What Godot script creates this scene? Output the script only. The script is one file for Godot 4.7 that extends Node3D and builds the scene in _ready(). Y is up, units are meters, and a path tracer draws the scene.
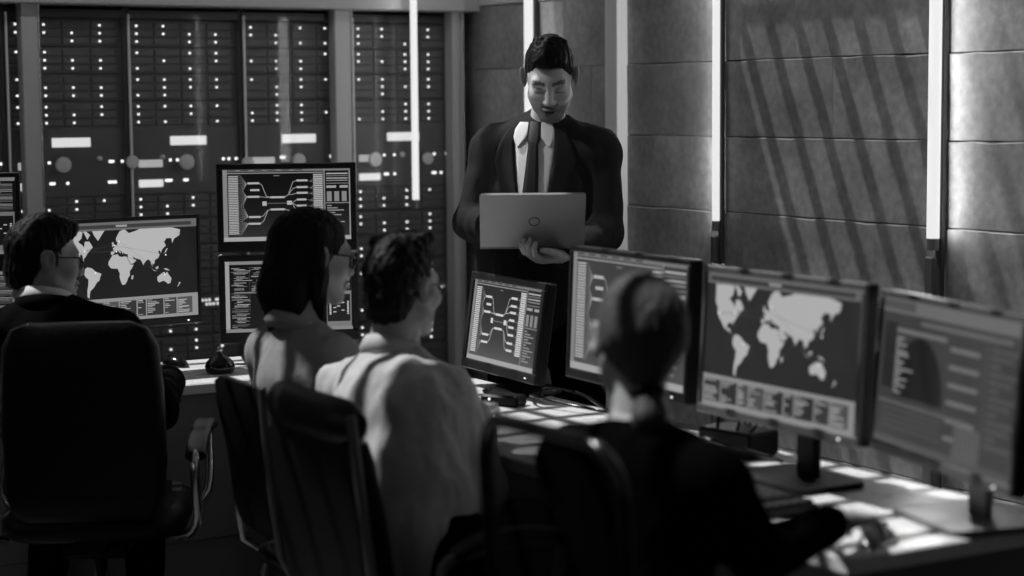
extends Node3D
# A dark operations room at day: server racks along the back wall, an L-shaped desk of monitors, five people.
# World: y up, metres. Rack fronts lie in the plane z = 0, the concrete wall in the plane x = 0; the room is x < 0, z > 0.

const SUN_DIR := Vector3(0.35, -1.0, 0.42)
var rng := RandomNumberGenerator.new()
var taken := {}
var mats := {}

func _ready():
	rng.seed = 11
	set_camera()
	set_sky_and_lights()
	make_materials()
	build_shell()
	build_racks()
	build_wall_lights()
	build_desks()
	build_monitors()
	build_desk_things()
	build_chairs()
	build_people()

func set_camera():
	var yaw := 0.5401
	var pitch := 0.0966
	var roll := -0.0078
	var fwd := Vector3(sin(yaw) * cos(pitch), -sin(pitch), -cos(yaw) * cos(pitch))
	var r0 := Vector3(cos(yaw), 0, sin(yaw))
	var u0 := r0.cross(fwd)
	var right := r0 * cos(roll) + u0 * sin(roll)
	var up := u0 * cos(roll) - r0 * sin(roll)
	var cam := Camera3D.new()
	cam.name = "camera"
	cam.transform = Transform3D(Basis(right, up, -fwd), Vector3(-4.1717, 1.6, 7.3))
	cam.fov = 16.976
	cam.near = 0.05
	cam.far = 60.0
	var at := CameraAttributesPhysical.new()
	at.frustum_focal_length = 80.47
	at.frustum_focus_distance = 6.1
	at.exposure_aperture = 2.3
	at.frustum_near = 0.05
	at.frustum_far = 60.0
	cam.attributes = at
	add_child(cam)
	cam.current = true

func set_sky_and_lights():
	var we := WorldEnvironment.new()
	we.name = "world_environment"
	var e := Environment.new()
	e.background_mode = Environment.BG_COLOR
	e.background_color = Color(0.38, 0.38, 0.38)
	e.tonemap_mode = Environment.TONE_MAPPER_LINEAR
	e.tonemap_exposure = 1.0
	e.sdfgi_enabled = true
	e.ssao_enabled = true
	e.ssil_enabled = true
	we.environment = e
	add_child(we)
	var sun := DirectionalLight3D.new()
	sun.name = "sun"
	sun.light_energy = 1.5
	sun.light_angular_distance = 0.6
	sun.shadow_enabled = true
	sun.transform = Transform3D(Basis.looking_at(SUN_DIR.normalized(), Vector3(0, 0, -1)), Vector3(-2, 6, 2))
	add_child(sun)

# ------------------------------------------------------------------ helpers
func numbered(called: String) -> String:
	var n: int = taken.get(called, 0)
	taken[called] = n + 1
	return called if n == 0 else "%s_%03d" % [called, n]

func tag(o: Node3D, label := "", category := "", group := "", kind := ""):
	if label: o.set_meta("label", label)
	if category: o.set_meta("category", category)
	if group: o.set_meta("group", group)
	if kind: o.set_meta("kind", kind)

func thing(called: String, label: String, category: String, at := Vector3.ZERO, turn := 0.0, group := "") -> Node3D:
	var o := Node3D.new()
	o.name = numbered(called)
	add_child(o)
	o.position = at
	o.rotation.y = turn
	tag(o, label, category, group)
	return o

func put(called: String, m: Mesh, material: Material, parent: Node3D = null, at := Transform3D.IDENTITY) -> MeshInstance3D:
	var o := MeshInstance3D.new()
	o.mesh = m
	o.material_override = material
	o.transform = at
	if parent == null:
		o.name = numbered(called)
		add_child(o)
	else:
		o.name = called
		parent.add_child(o, true)
	return o

func struct(called: String, m: Mesh, material: Material) -> MeshInstance3D:
	var o := MeshInstance3D.new()
	o.mesh = m
	o.material_override = material
	o.name = called
	add_child(o, true)
	o.set_meta("kind", "structure")
	return o

func grey(v: float, a := 1.0) -> Color:
	return Color(v, v, v, a)

func std(v: float, rough := 0.6, metal := 0.0) -> StandardMaterial3D:
	var m := StandardMaterial3D.new()
	m.albedo_color = grey(v)
	m.roughness = rough
	m.metallic = metal
	return m

func glow(v: float, energy := 1.0) -> StandardMaterial3D:
	var m := std(0.6, 0.4)
	m.emission_enabled = true
	m.emission = grey(v)
	m.emission_energy_multiplier = energy
	return m

func noise_tex(size: int, freq: float, octaves: int, from: float, to: float, as_normal := false, kind := FastNoiseLite.TYPE_SIMPLEX_SMOOTH) -> NoiseTexture2D:
	var n := FastNoiseLite.new()
	n.noise_type = kind
	n.frequency = freq
	n.fractal_octaves = octaves
	n.seed = 5
	var t := NoiseTexture2D.new()
	t.width = size
	t.height = size
	t.seamless = true
	t.noise = n
	if as_normal:
		t.as_normal_map = true
		t.bump_strength = to
	else:
		var g := Gradient.new()
		g.set_color(0, grey(from))
		g.set_color(1, grey(to))
		t.color_ramp = g
	return t

func triplanar(m: StandardMaterial3D, s: Vector3, world := true):
	m.uv1_triplanar = true
	m.uv1_world_triplanar = world
	m.uv1_scale = s

# A mesh made of several closed shapes. Every shape is turned so that its faces look outwards.
class Geo:
	var st := SurfaceTool.new()
	func _init():
		st.begin(Mesh.PRIMITIVE_TRIANGLES)
	func part(v: PackedVector3Array, f: PackedInt32Array, smooth := false, soft := -1):
		var vol := 0.0
		var mid := Vector3.ZERO
		for p in v: mid += p
		mid /= v.size()
		for i in range(0, f.size(), 3):
			vol += (v[f[i]] - mid).dot((v[f[i + 1]] - mid).cross(v[f[i + 2]] - mid))
		var a := 2 if vol > 0.0 else 1
		for i in range(0, f.size(), 3):
			st.set_smooth_group(1 if smooth and (soft < 0 or i < soft) else -1)
			st.add_vertex(v[f[i]])
			st.add_vertex(v[f[i + a]])
			st.add_vertex(v[f[i + 3 - a]])
	func box(c: Vector3, s: Vector3, bevel := 0.0, b := Basis.IDENTITY):
		var h := s / 2.0
		var v := PackedVector3Array()
		var f := PackedInt32Array()
		if bevel <= 0.0:
			for i in 8:
				v.append(c + b * Vector3(h.x if i & 1 else -h.x, h.y if i & 2 else -h.y, h.z if i & 4 else -h.z))
			f = PackedInt32Array([0, 2, 1, 1, 2, 3, 4, 5, 6, 5, 7, 6, 0, 1, 4, 1, 5, 4, 2, 6, 3, 3, 6, 7, 0, 4, 2, 2, 4, 6, 1, 3, 5, 3, 7, 5])
			part(v, f)
			return
		bevel = minf(bevel, minf(h.x, minf(h.y, h.z)) * 0.99)
		# three vertices a corner: one on each face
		for i in 8:
			var sg := Vector3(1 if i & 1 else -1, 1 if i & 2 else -1, 1 if i & 4 else -1)
			for k in 3:
				var q := h - Vector3.ONE * bevel
				q[k] = h[k]
				v.append(c + b * (q * sg))
		var out := PackedInt32Array()
		for k in 3:
			var a := (k + 1) % 3
			var d := (k + 2) % 3
			for s2 in 2:
				var q := []
				for w in [[0, 0], [1, 0], [1, 1], [0, 1]]:
					q.append(((s2 << k) | (w[0] << a) | (w[1] << d)) * 3 + k)
				if s2 == 0: q.reverse()
				out.append_array([q[0], q[1], q[2], q[0], q[2], q[3]])
			# edges along axis k, between faces a and d
			for sa in 2:
				for sd in 2:
					var c0: int = ((sa << a) | (sd << d)) * 3
					var c1: int = ((1 << k) | (sa << a) | (sd << d)) * 3
					var q := [c0 + a, c1 + a, c1 + d, c0 + d]
					if (sa ^ sd) == 0: q.reverse()
					out.append_array([q[0], q[1], q[2], q[0], q[2], q[3]])
		for i in 8:
			var par := (i & 1) ^ ((i >> 1) & 1) ^ ((i >> 2) & 1)
			var q := [i * 3, i * 3 + 1, i * 3 + 2]
			if par == 0: q.reverse()
			out.append_array(q)
		part(v, out)
	func loft(rings: Array, caps := true, smooth := true, closed := false):
		var n: int = rings[0].size()
		var v := PackedVector3Array()
		var f := PackedInt32Array()
		for r in rings: v.append_array(r)
		var m := rings.size()
		for i in (m if closed else m - 1):
			var j := (i + 1) % m
			for k in n:
				var k2 := (k + 1) % n
				f.append_array([i * n + k, j * n + k, i * n + k2, i * n + k2, j * n + k, j * n + k2])
		var soft := f.size()
		if caps and not closed:
			var c0 := v.size()
			var a := Vector3.ZERO
			var z := Vector3.ZERO
			for p in rings[0]: a += p / n
			for p in rings[m - 1]: z += p / n
			v.append(a)
			v.append(z)
			for k in n:
				var k2 := (k + 1) % n
				f.append_array([c0, k, k2, c0 + 1, (m - 1) * n + k2, (m - 1) * n + k])
		part(v, f, smooth, soft)
	# a round bar along points; one radius, or one at each point
	func tube(pts: Array, radius, sides := 10, closed := false, squash := 1.0):
		var rings := []
		var m := pts.size()
		var side := Vector3.ZERO
		for i in m:
			var p0: Vector3 = pts[(i - 1 + m) % m] if (closed or i > 0) else pts[i]
			var p1: Vector3 = pts[(i + 1) % m] if (closed or i < m - 1) else pts[i]
			var d := (p1 - p0).normalized()
			if side == Vector3.ZERO:
				side = d.cross(Vector3.UP) if absf(d.y) < 0.9 else d.cross(Vector3.RIGHT)
			side = (side - d * side.dot(d)).normalized()
			var up := side.cross(d)
			var r: float = radius[i] if radius is Array else radius
			var ring := PackedVector3Array()
			for k in sides:
				var t := TAU * k / sides
				ring.append(pts[i] + side * cos(t) * r + up * sin(t) * r * squash)
			rings.append(ring)
		loft(rings, true, true, closed)
	# turned about an axis: profile holds (radius, height)
	func lathe(profile: Array, segs := 16, at := Transform3D.IDENTITY, smooth := true):
		var rings := []
		for p in profile:
			var ring := PackedVector3Array()
			for k in segs:
				var t := TAU * k / segs
				ring.append(at * Vector3(cos(t) * p.x, p.y, sin(t) * p.x))
			rings.append(ring)
		loft(rings, true, smooth)
	# a flat outline given a thickness along the z of its frame
	func extrude(poly: PackedVector2Array, depth: float, at := Transform3D.IDENTITY):
		var n := poly.size()
		var v := PackedVector3Array()
		var f := PackedInt32Array()
		for z in [0.0, depth]:
			for p in poly: v.append(at * Vector3(p.x, p.y, z))
		if not Geometry2D.is_polygon_clockwise(poly):
			pass
		var t := Geometry2D.triangulate_polygon(poly)
		# orientation of the triangulation follows that of the outline
		var area := 0.0
		for i in n: area += poly[i].cross(poly[(i + 1) % n])
		for i in range(0, t.size(), 3):
			var a := t[i]
			var b := t[i + 1]
			var c := t[i + 2]
			if (poly[b] - poly[a]).cross(poly[c] - poly[a]) < 0.0:
				var w := b
				b = c
				c = w
			f.append_array([a, c, b, n + a, n + b, n + c])
		for k in n:
			var k2 := (k + 1) % n
			if area > 0.0: f.append_array([k, k2, n + k, k2, n + k2, n + k])
			else: f.append_array([k, n + k, k2, k2, n + k, n + k2])
		part(v, f)
	func done() -> ArrayMesh:
		st.generate_normals()
		st.index()
		return st.commit()

func box_mesh(s: Vector3, bevel := 0.0, c := Vector3.ZERO) -> ArrayMesh:
	var g := Geo.new()
	g.box(c, s, bevel)
	return g.done()

func rounded(w: float, h: float, r: float, seg := 5) -> PackedVector2Array:
	var p := PackedVector2Array()
	for q in 4:
		var c := Vector2((w / 2 - r) * (1 if q == 0 or q == 3 else -1), (h / 2 - r) * (1 if q < 2 else -1))
		for k in seg + 1:
			var t := PI / 2 * (q + float(k) / seg)
			p.append(c + Vector2(cos(t), sin(t)) * r)
	return p

func at(p: Vector3, yaw := 0.0, tilt := 0.0) -> Transform3D:
	return Transform3D(Basis(Vector3.UP, yaw) * Basis(Vector3.RIGHT, tilt), p)

func quad_mesh(w: float, h: float) -> ArrayMesh:
	# a printed sheet or lit panel facing +z, with its picture upright
	var st := SurfaceTool.new()
	st.begin(Mesh.PRIMITIVE_TRIANGLES)
	var c := [Vector2(-1, 1), Vector2(1, 1), Vector2(1, -1), Vector2(-1, -1)]
	for k in [0, 1, 2, 0, 2, 3]:
		st.set_normal(Vector3(0, 0, 1))
		st.set_uv(Vector2(c[k].x * 0.5 + 0.5, 0.5 - c[k].y * 0.5))
		st.add_vertex(Vector3(c[k].x * w / 2, c[k].y * h / 2, 0))
	return st.commit()

func make_materials():
	var m := std(0.62, 0.75)
	m.albedo_texture = noise_tex(512, 0.006, 5, 0.74, 1.0)
	m.detail_enabled = true
	m.detail_blend_mode = BaseMaterial3D.BLEND_MODE_MUL
	m.detail_albedo = noise_tex(512, 0.05, 4, 0.8, 1.0)
	m.normal_enabled = true
	m.normal_texture = noise_tex(512, 0.03, 5, 0, 6.0, true)
	m.normal_scale = 0.06
	m.roughness_texture = noise_tex(256, 0.01, 3, 0.55, 1.0)
	triplanar(m, Vector3(0.9, 0.9, 0.9))
	mats.concrete = m
	for k in 3:
		var c: StandardMaterial3D = m.duplicate()
		c.albedo_color = grey([0.64, 0.67, 0.70][k])
		c.uv1_offset = Vector3(0.37 * k, 0.21 * k, 0.53 * k)
		mats["concrete%d" % k] = c
	mats.plaster = std(0.42, 0.9)
	mats.post = std(0.74, 0.5, 0.0)
	mats.pillar = std(0.92, 0.45, 0.0)
	mats.beam = std(0.72, 0.6)
	mats.edge = std(0.8, 0.25, 0.9)
	mats.rack = std(0.15, 0.45, 0.3)
	mats.server = std(0.32, 0.5, 0.3)
	mats.channel = std(0.24, 0.5, 0.0)
	mats.channel_front = std(0.4, 0.4, 0.5)
	mats.tube = glow(0.90, 1.0)
	mats.led = glow(1.0, 1.3)
	mats.led_dim = glow(1.0, 0.7)
	mats.bar = glow(0.86, 1.0)
	mats.bar_dim = glow(0.62, 1.0)
	mats.pale_disc = std(0.82, 0.5, 0.2)
	var g := std(0.7, 0.03)
	g.albedo_color = grey(0.75, 0.04)
	g.transparency = BaseMaterial3D.TRANSPARENCY_ALPHA
	g.metallic_specular = 0.16
	mats.glass = g
	m = std(0.86, 0.34)
	m.roughness_texture = noise_tex(256, 0.02, 3, 0.7, 1.0)
	triplanar(m, Vector3(2, 2, 2))
	mats.desk = m
	mats.desk_dark = std(0.62, 0.6)
	mats.desk_side = std(0.34, 0.6)
	mats.floor = std(0.28, 0.5)
	mats.black = std(0.035, 0.45)
	mats.black.metallic_specular = 0.3
	mats.black_gloss = std(0.04, 0.18)
	mats.bezel = std(0.05, 0.38)
	mats.rubber = std(0.06, 0.8)
	mats.chrome = std(0.75, 0.2, 1.0)
	mats.silver = std(0.55, 0.4, 0.7)
	m = std(0.032, 0.42)
	m.metallic_specular = 0.35
	m.normal_enabled = true
	m.normal_texture = noise_tex(256, 0.06, 3, 0, 4.0, true, FastNoiseLite.TYPE_CELLULAR)
	m.normal_scale = 0.35
	triplanar(m, Vector3(7, 7, 7), false)
	mats.leather = m
	m = std(0.035, 0.9)
	m.metallic_specular = 0.12
	mats.suit = m
	mats.suit_dark = std(0.022, 0.9)
	mats.suit_dark.metallic_specular = 0.08
	m = std(0.15, 0.8)
	m.metallic_specular = 0.2
	mats.jacket = m
	mats.tie = std(0.035, 0.5)
	m = std(0.80, 0.85)
	mats.shirt_white = m
	mats.shirt = std(0.68, 0.85)
	mats.blouse = std(0.52, 0.8)
	m = std(0.7, 0.5)
	m.albedo_color = Color.WHITE
	m.vertex_color_use_as_albedo = true
	m.subsurf_scatter_enabled = true
	m.subsurf_scatter_strength = 0.08
	mats.skin = m
	for k in [["hair_black", 0.055], ["hair_brown", 0.085], ["hair_fair", 0.30]]:
		m = std(k[1], 0.6)
		m.metallic_specular = 0.28
		m.normal_enabled = true
		m.normal_texture = noise_tex(256, 0.05, 3, 0, 5.0, true)
		m.normal_scale = 0.8
		triplanar(m, Vector3(26, 5, 26), false)
		mats[k[0]] = m
	mats.mesh_cloth = std(0.05, 0.9)
	m = std(0.03, 0.9)
	m.metallic_specular = 0.08
	m.albedo_color = grey(0.03, 0.58)
	m.transparency = BaseMaterial3D.TRANSPARENCY_ALPHA
	mats.net = m
	m = std(0.25, 0.6)
	m.albedo_color = grey(0.25, 0.38)
	m.transparency = BaseMaterial3D.TRANSPARENCY_ALPHA
	mats.sun_dimmer = m  # lets only part of the sun through the added pane
	mats.lid = std(0.60, 0.42, 0.35)
	mats.lap_screen = glow(0.35, 1.0)

# ------------------------------------------------------------------ the room
func build_shell():
	struct("floor", box_mesh(Vector3(6.6, 0.12, 11.6), 0, Vector3(-3.0, -0.06, 4.6)), mats.floor)
	struct("wall_back", box_mesh(Vector3(6.6, 3.0, 0.15), 0, Vector3(-3.0, 1.5, -1.12)), mats.plaster)
	struct("wall_left", box_mesh(Vector3(0.2, 3.0, 11.6), 0, Vector3(-6.3, 1.5, 4.6)), mats.plaster)
	struct("wall_front", box_mesh(Vector3(6.6, 3.0, 0.2), 0, Vector3(-3.0, 1.5, 10.3)), mats.plaster)
	# the ceiling: four slabs round a louvred skylight
	var g := Geo.new()
	g.box(Vector3(-5.3, 3.05, 4.6), Vector3(2.0, 0.16, 11.6))
	g.box(Vector3(0.12, 3.05, 4.6), Vector3(0.36, 0.16, 11.6))
	g.box(Vector3(-2.17, 3.05, 7.4), Vector3(4.26, 0.16, 6.0))
	g.box(Vector3(-2.17, 3.05, -0.62), Vector3(4.26, 0.16, 1.16))
	struct("ceiling", g.done(), mats.plaster)
	var sky := MeshInstance3D.new()
	g = Geo.new()
	for x in [-4.26, -1.36, -0.08]: g.box(Vector3(x, 2.98, 2.2), Vector3(0.05, 0.06, 4.4), 0.004)
	for z in [0.02, 4.38]: g.box(Vector3(-2.17, 2.98, z), Vector3(4.23, 0.06, 0.05), 0.004)
	g.box(Vector3(-0.385, 2.98, 2.2), Vector3(0.024, 0.014, 4.4))
	g.box(Vector3(-2.2, 2.98, 2.2), Vector3(0.03, 0.03, 4.4))
	g.box(Vector3(-3.1, 2.98, 2.2), Vector3(0.03, 0.03, 4.4))
	g.box(Vector3(-0.72, 2.98, 0.69), Vector3(1.25, 0.02, 1.38))  # unseen plate added to hold sun off the wall's far end
	var frame := struct("window_1", g.done(), mats.channel)
	put("added_shade_panel", box_mesh(Vector3(0.62, 0.02, 0.50), 0.002, Vector3(-2.86, 2.985, 2.775)), mats.channel, frame)  # added unseen panel that shades the pale shirt's lower back
	put("added_shade_panel", box_mesh(Vector3(0.38, 0.02, 0.46), 0.002, Vector3(-2.66, 2.985, 1.94)), mats.channel, frame)  # added unseen panel that shades the long-haired woman's sleeve
	put("added_dimming_pane", box_mesh(Vector3(1.24, 0.006, 2.98), 0, Vector3(-0.72, 2.995, 2.87)), mats.sun_dimmer, frame)  # added unseen pane that weakens sunlight on the concrete wall
	var bar_long := box_mesh(Vector3(2.86, 0.016, 0.036), 0.003)
	var bar_short := box_mesh(Vector3(1.24, 0.016, 0.05), 0.003)
	for k in 27:
		put("louvre_bar", bar_long, mats.channel, frame, at(Vector3(-2.81, 2.965, 0.1 + 0.158 * k)))
	for k in 20:
		put("louvre_bar", bar_short, mats.channel, frame, at(Vector3(-0.72, 2.965, 1.45 + 0.15 * k)))
	# bulkheads above the racks and along the concrete
	struct("trim_1", box_mesh(Vector3(6.2, 1.0, 1.15), 0.004, Vector3(-3.1, 2.48, -0.475)), mats.beam)
	struct("trim_2", box_mesh(Vector3(0.05, 1.0, 10.0), 0.004, Vector3(0.011, 2.503, 5.1)), mats.beam)
	# posts between the racks
	var n := 3
	for p in [[-1.938, 0.069], [-0.623, 0.08], [-0.085, 0.055]]:
		g = Geo.new()
		var depth := 0.04 if n < 5 else 0.05
		g.box(Vector3(p[0], 1.0, depth / 2 - 0.01), Vector3(p[1], 1.98, depth + 0.02), 0.004)
		var post := struct("trim_%d" % n, g.done(), mats.post if n < 5 else mats.beam)
		put("edge_strip", box_mesh(Vector3(0.007, 1.97, 0.008), 0.002), mats.edge, post, at(Vector3(p[0] + p[1] / 2 - 0.001, 0.995, depth + 0.001)))
		n += 1
	# the concrete wall: a backing with courses of slabs, each leaning out to a ledge at its foot
	var wall := struct("wall_right", box_mesh(Vector3(0.2, 3.0, 11.6), 0, Vector3(0.145, 1.5, 4.6)), mats.plaster)
	for row in 8:
		var top := 2.001 - 0.266 * row
		var low := maxf(top - 0.266, 0.0)
		if top < 0.05: break
		var z: float = -0.05 - [0.62, 0.45, 0.0, 0.9, 0.3, 0.75, 0.15, 0.5][row]
		var k := 0
		if row == 1: z = -0.475
		while z < 9.9:
			var z2: float = z + 1.4375
			var m: MeshInstance3D = put("concrete_slab", slab_mesh(maxf(z, -0.03) + 0.0005, minf(z2, 10.0) - 0.0005, low + 0.0004, top - 0.0004, row * 17 + k), mats["concrete%d" % ((row * 2 + k) % 3)], wall)
			z = z2
			k += 1
	# a square pillar on the wall
	struct("trim_%d" % n, box_mesh(Vector3(0.075, 1.99, 0.085), 0.003, Vector3(-0.0125 - 0.001, 0.995, 1.169)), mats.pillar)

func slab_mesh(z0: float, z1: float, y0: float, y1: float, s: int) -> ArrayMesh:
	var r := RandomNumberGenerator.new()
	r.seed = 100 + s
	var out := 0.006 + r.randf() * 0.005
	var g := Geo.new()
	var n := 20
	var rings := []
	for i in n + 1:
		var z := lerpf(z0, z1, float(i) / n)
		var d := r.randf() * 0.006 if i > 0 and i < n else 0.0
		if r.randf() < 0.12: d += 0.008
		var lip := out - 0.004 * r.randf()
		rings.append(PackedVector3Array([Vector3(0.05, y0 + d * 0.3, z), Vector3(-0.001, y0, z), Vector3(-0.003, y0 + 0.003, z), Vector3(-0.004, lerpf(y0, y1, 0.5), z), Vector3(-lip, y1 - 0.003 - d * 0.5, z), Vector3(-lip + 0.004, y1 - d * 0.3, z), Vector3(0.05, y1, z)]))
	g.loft(rings, true, false)
	return g.done()

# ------------------------------------------------------------------ server racks
const COLS := [0.050, 0.161, 0.271, 0.383]
func build_racks():
	var labels := [
		"dark server rack at the far left, behind the leftmost desk monitors",
		"dark server rack just right of the left grey post, above the seated man in glasses",
		"dark server rack second from the left grey post, above the wide world map monitor",
		"dark server rack left of the middle grey post, rising behind the two stacked monitors",
		"dark server rack between middle grey post and concrete corner, behind a hanging light tube"]
	# which lamps burn: for each rack four columns, the upper twelve rows, then the middle twelve, then the lower six
	var lit := [
		["101001101011 010010100110 010110", "010110100101 011010110100 100110", "001011010110 110101001011 011010", "000010010111 011010110101 110100"],
		["110100101101 010110100101 011010", "110111011111 010110101101 010110", "011011011011 110100110110 110101", "111011011110 100101101001 010011"],
		["111101101111 111010110101 010100", "110010111101 011011010110 011011", "011101110110 110110100101 011110", "011110110101 011010110100 010110"],
		["110010100011 101101001011 010110", "011011011111 010110110100 101101", "101011110111 011010010110 010011", "101100100010 110100101101 011010"],
		["111110100001 111110011010 010110", "110010111011 011011010110 101101", "001111010111 111011010110 011010", "110111110111 100111111110 000111"]]
	var left := [-2.505, -2.021, -1.538, -1.052, -0.565]
	var unit_m := unit_mesh()
	var led_m := dome_mesh(0.0046)
	var dash_m := box_mesh(Vector3(0.011, 0.011, 0.006), 0.002)
	var panel_m := box_mesh(Vector3(0.462, 0.27, 0.05), 0.004)
	var strip_m := box_mesh(Vector3(0.462, 0.06, 0.05), 0.004)
	var big_m := box_mesh(Vector3(0.154, 0.036, 0.008), 0.003)
	var bar_m := box_mesh(Vector3(0.101, 0.030, 0.008), 0.003)
	for i in 5:
		var t := thing("server_rack", labels[i], "server rack", Vector3(left[i], 0, 0), 0, "server racks along the back wall")
		var g := Geo.new()
		for x in [0.006, 0.477]: g.box(Vector3(x, 0.99, -0.42), Vector3(0.012, 1.97, 0.8), 0.003)
		g.box(Vector3(0.2415, 1.95, -0.42), Vector3(0.46, 0.03, 0.8))
		g.box(Vector3(0.2415, 0.03, -0.42), Vector3(0.46, 0.06, 0.8))
		g.box(Vector3(0.2415, 0.99, -0.8), Vector3(0.46, 1.9, 0.02))
		put("cabinet", g.done(), mats.rack, t)
		var tops := [1.906, 1.222, 0.7485]
		for q in 3:
			for u in (4 if q < 2 else 6):
				var y: float = tops[q] - 0.1055 * u
				var unit := put("server_unit", unit_m, mats.server, t, at(Vector3(0.2415, y - 0.031, -0.04)))
				for c in 4:
					var pattern: String = lit[i][c].split(" ")[q]
					for w in 3:
						var k := u * 3 + w
						if k < pattern.length() and pattern[k] == "1":
							put("status_light", led_m, mats.led, unit, at(Vector3(COLS[c] - 0.2415, 0.031 - 0.0308 * w, 0.002)))
		var pan := put("control_panel", panel_m, mats.server, t, at(Vector3(0.2415, 1.375, -0.064)))
		put("light_bar", big_m, mats.bar, pan, at(Vector3(0.0135, 0.077, 0.028)))
		put("light_bar", bar_m, mats.bar_dim, pan, at(Vector3(-0.148, -0.012, 0.028)))
		put("light_bar", bar_m, mats.bar, pan, at(Vector3(-0.148, -0.091, 0.028)))
		var dash := [[0.166, 0], [0.41, 0], [0.421, 0], [0.46, 0], [0.17, -0.081], [0.182, -0.081], [0.237, -0.081], [0.405, -0.081], [0.417, -0.081], [0.429, -0.081]]
		if i == 3: dash = [[0.174, 0], [0.186, 0], [0.25, 0], [0.27, 0], [0.40, 0]]
		if i == 4: dash = [[0.164, 0], [0.212, 0], [0.406, 0], [0.468, 0], [0.167, -0.081], [0.179, -0.081], [0.213, -0.081], [0.399, -0.081], [0.41, -0.081], [0.439, -0.081]]
		if i == 2: dash = [[0.177, 0], [0.207, 0], [0.404, 0], [0.428, 0], [0.46, 0], [0.158, -0.081], [0.168, -0.081], [0.178, -0.081], [0.236, -0.081], [0.246, -0.081]]
		for p in dash:
			put("status_light", dash_m, mats.led, pan, at(Vector3(p[0] - 0.2415, p[1], 0.027)))
		pan = put("control_panel", strip_m, mats.server, t, at(Vector3(0.2415, 0.795, -0.064)))
		for p in [[0.30, 0.009], [0.315, 0.009], [0.33, 0.009], [0.36, 0.009], [0.372, 0.009], [0.318, -0.008], [0.333, -0.008], [0.348, -0.008], [0.366, -0.008], [0.44, 0.004], [0.47, 0.004]]:
			put("status_light", dash_m, mats.led_dim, pan, at(Vector3(p[0] - 0.2415, p[1], 0.027)))
		# glass door with a bright stile and flat round discs
		var door := put("glass_door", box_mesh(Vector3(0.468, 1.93, 0.006), 0.0, Vector3(0.2415, 0.985, 0)), mats.glass, t)
		put("door_stile", box_mesh(Vector3(0.009, 1.93, 0.012), 0.003, Vector3(0.001, 0.985, 0.004)), mats.pillar, door)
		var discs: Array = [[], [[0.207, 1.367, 0.031], [0.353, 1.388, 0.010], [0.485, 1.372, 0.026]], [[0.229, 1.367, 0.031], [0.127, 1.389, 0.010]], [[0.005, 1.357, 0.026], [0.232, 1.362, 0.029]], [[0.098, 1.358, 0.030], [0.35, 1.357, 0.026], [0.227, 1.377, 0.011], [0.477, 1.371, 0.011]]][i]
		for p in discs:
			g = Geo.new()
			g.lathe([Vector2(0.001, 0), Vector2(p[2], 0), Vector2(p[2], 0.008), Vector2(p[2] - 0.003, 0.011), Vector2(0.001, 0.012)], 24, Transform3D(Basis(Vector3.RIGHT, PI / 2), Vector3(p[0], p[1], 0.004)), false)
			put("round_disc", g.done(), mats.pale_disc, door)

func unit_mesh() -> ArrayMesh:
	var g := Geo.new()
	g.box(Vector3(0, 0, -0.3), Vector3(0.462, 0.101, 0.58), 0.002)
	for w in 3:
		for c in 4:
			g.box(Vector3(COLS[c] - 0.2265, 0.031 - 0.0308 * w, -0.008), Vector3(0.104, 0.0265, 0.012), 0.003)
	return g.done()

func dome_mesh(r: float) -> ArrayMesh:
	var g := Geo.new()
	g.lathe([Vector2(r, -0.004), Vector2(r, 0.0), Vector2(r * 0.8, r * 0.5), Vector2(r * 0.1, r * 0.8)], 10, Transform3D(Basis(Vector3.RIGHT, PI / 2), Vector3.ZERO))
	return g.done()

# ------------------------------------------------------------------ light tubes on the wall
func tube_lamp(label: String, p: Vector3, r: float, low: float, high: float, glow_side: float, energy: float, back := true, inward := Vector3(1, 0, 0)):
	var t := thing("light_tube", label, "light", p, 0, "upright light tubes")
	var g := Geo.new()
	g.tube([Vector3(0, low, 0), Vector3(0, high, 0)], r, 16)
	put("lamp_tube", g.done(), mats.tube, t)
	g = Geo.new()
	g.lathe([Vector2(0.001, low - 0.035), Vector2(r * 0.95, low - 0.035), Vector2(r, low - 0.03), Vector2(r, low + 0.002), Vector2(0.001, low + 0.002)], 16, Transform3D.IDENTITY, false)
	put("end_cap", g.done(), mats.silver, t)
	g = Geo.new()
	g.lathe([Vector2(0.001, high - 0.002), Vector2(r, high - 0.002), Vector2(r, high + 0.03), Vector2(0.001, high + 0.03)], 16, Transform3D.IDENTITY, false)
	put("end_cap", g.done(), mats.silver, t)
	if back:
		# a dark fin on the side away from the glow, and the channel that runs down to the floor
		g = Geo.new()
		g.box(Vector3(r + 0.011, 1.19, 0), Vector3(0.018, 2.3, r * 1.5), 0.003)
		put("channel", g.done(), mats.channel, t)
		put("channel_cover", box_mesh(Vector3(0.02, low - 0.1, r * 1.9), 0.004, Vector3(-r * 0.4, (low - 0.1) / 2 + 0.045, 0)), mats.channel_front, t)
	else:
		g = Geo.new()
		g.tube([Vector3(0, high + 0.03, 0), Vector3(0, 2.96, 0)], 0.004, 6)
		put("hanger", g.done(), mats.channel, t)
	var a := AreaLight3D.new()
	a.name = "tube_light"
	a.area_size = Vector2(r * 2, high - low)
	a.light_energy = energy
	a.area_range = 12.0
	a.area_attenuation = 2.0
	a.shadow_enabled = true
	var d := Vector3(inward.x * 0.35, 0, glow_side).normalized()
	a.transform = Transform3D(Basis.looking_at(d, Vector3.UP), Vector3(0, (low + high) / 2, 0) + d * (r + 0.002))
	t.add_child(a)
	var b: AreaLight3D = a.duplicate()
	b.name = "tube_light_room"
	b.light_energy = energy * 1.0
	d = -inward
	b.transform = Transform3D(Basis.looking_at(d, Vector3.UP), Vector3(0, (low + high) / 2, 0) + d * (r + 0.002))
	t.add_child(b)

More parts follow.
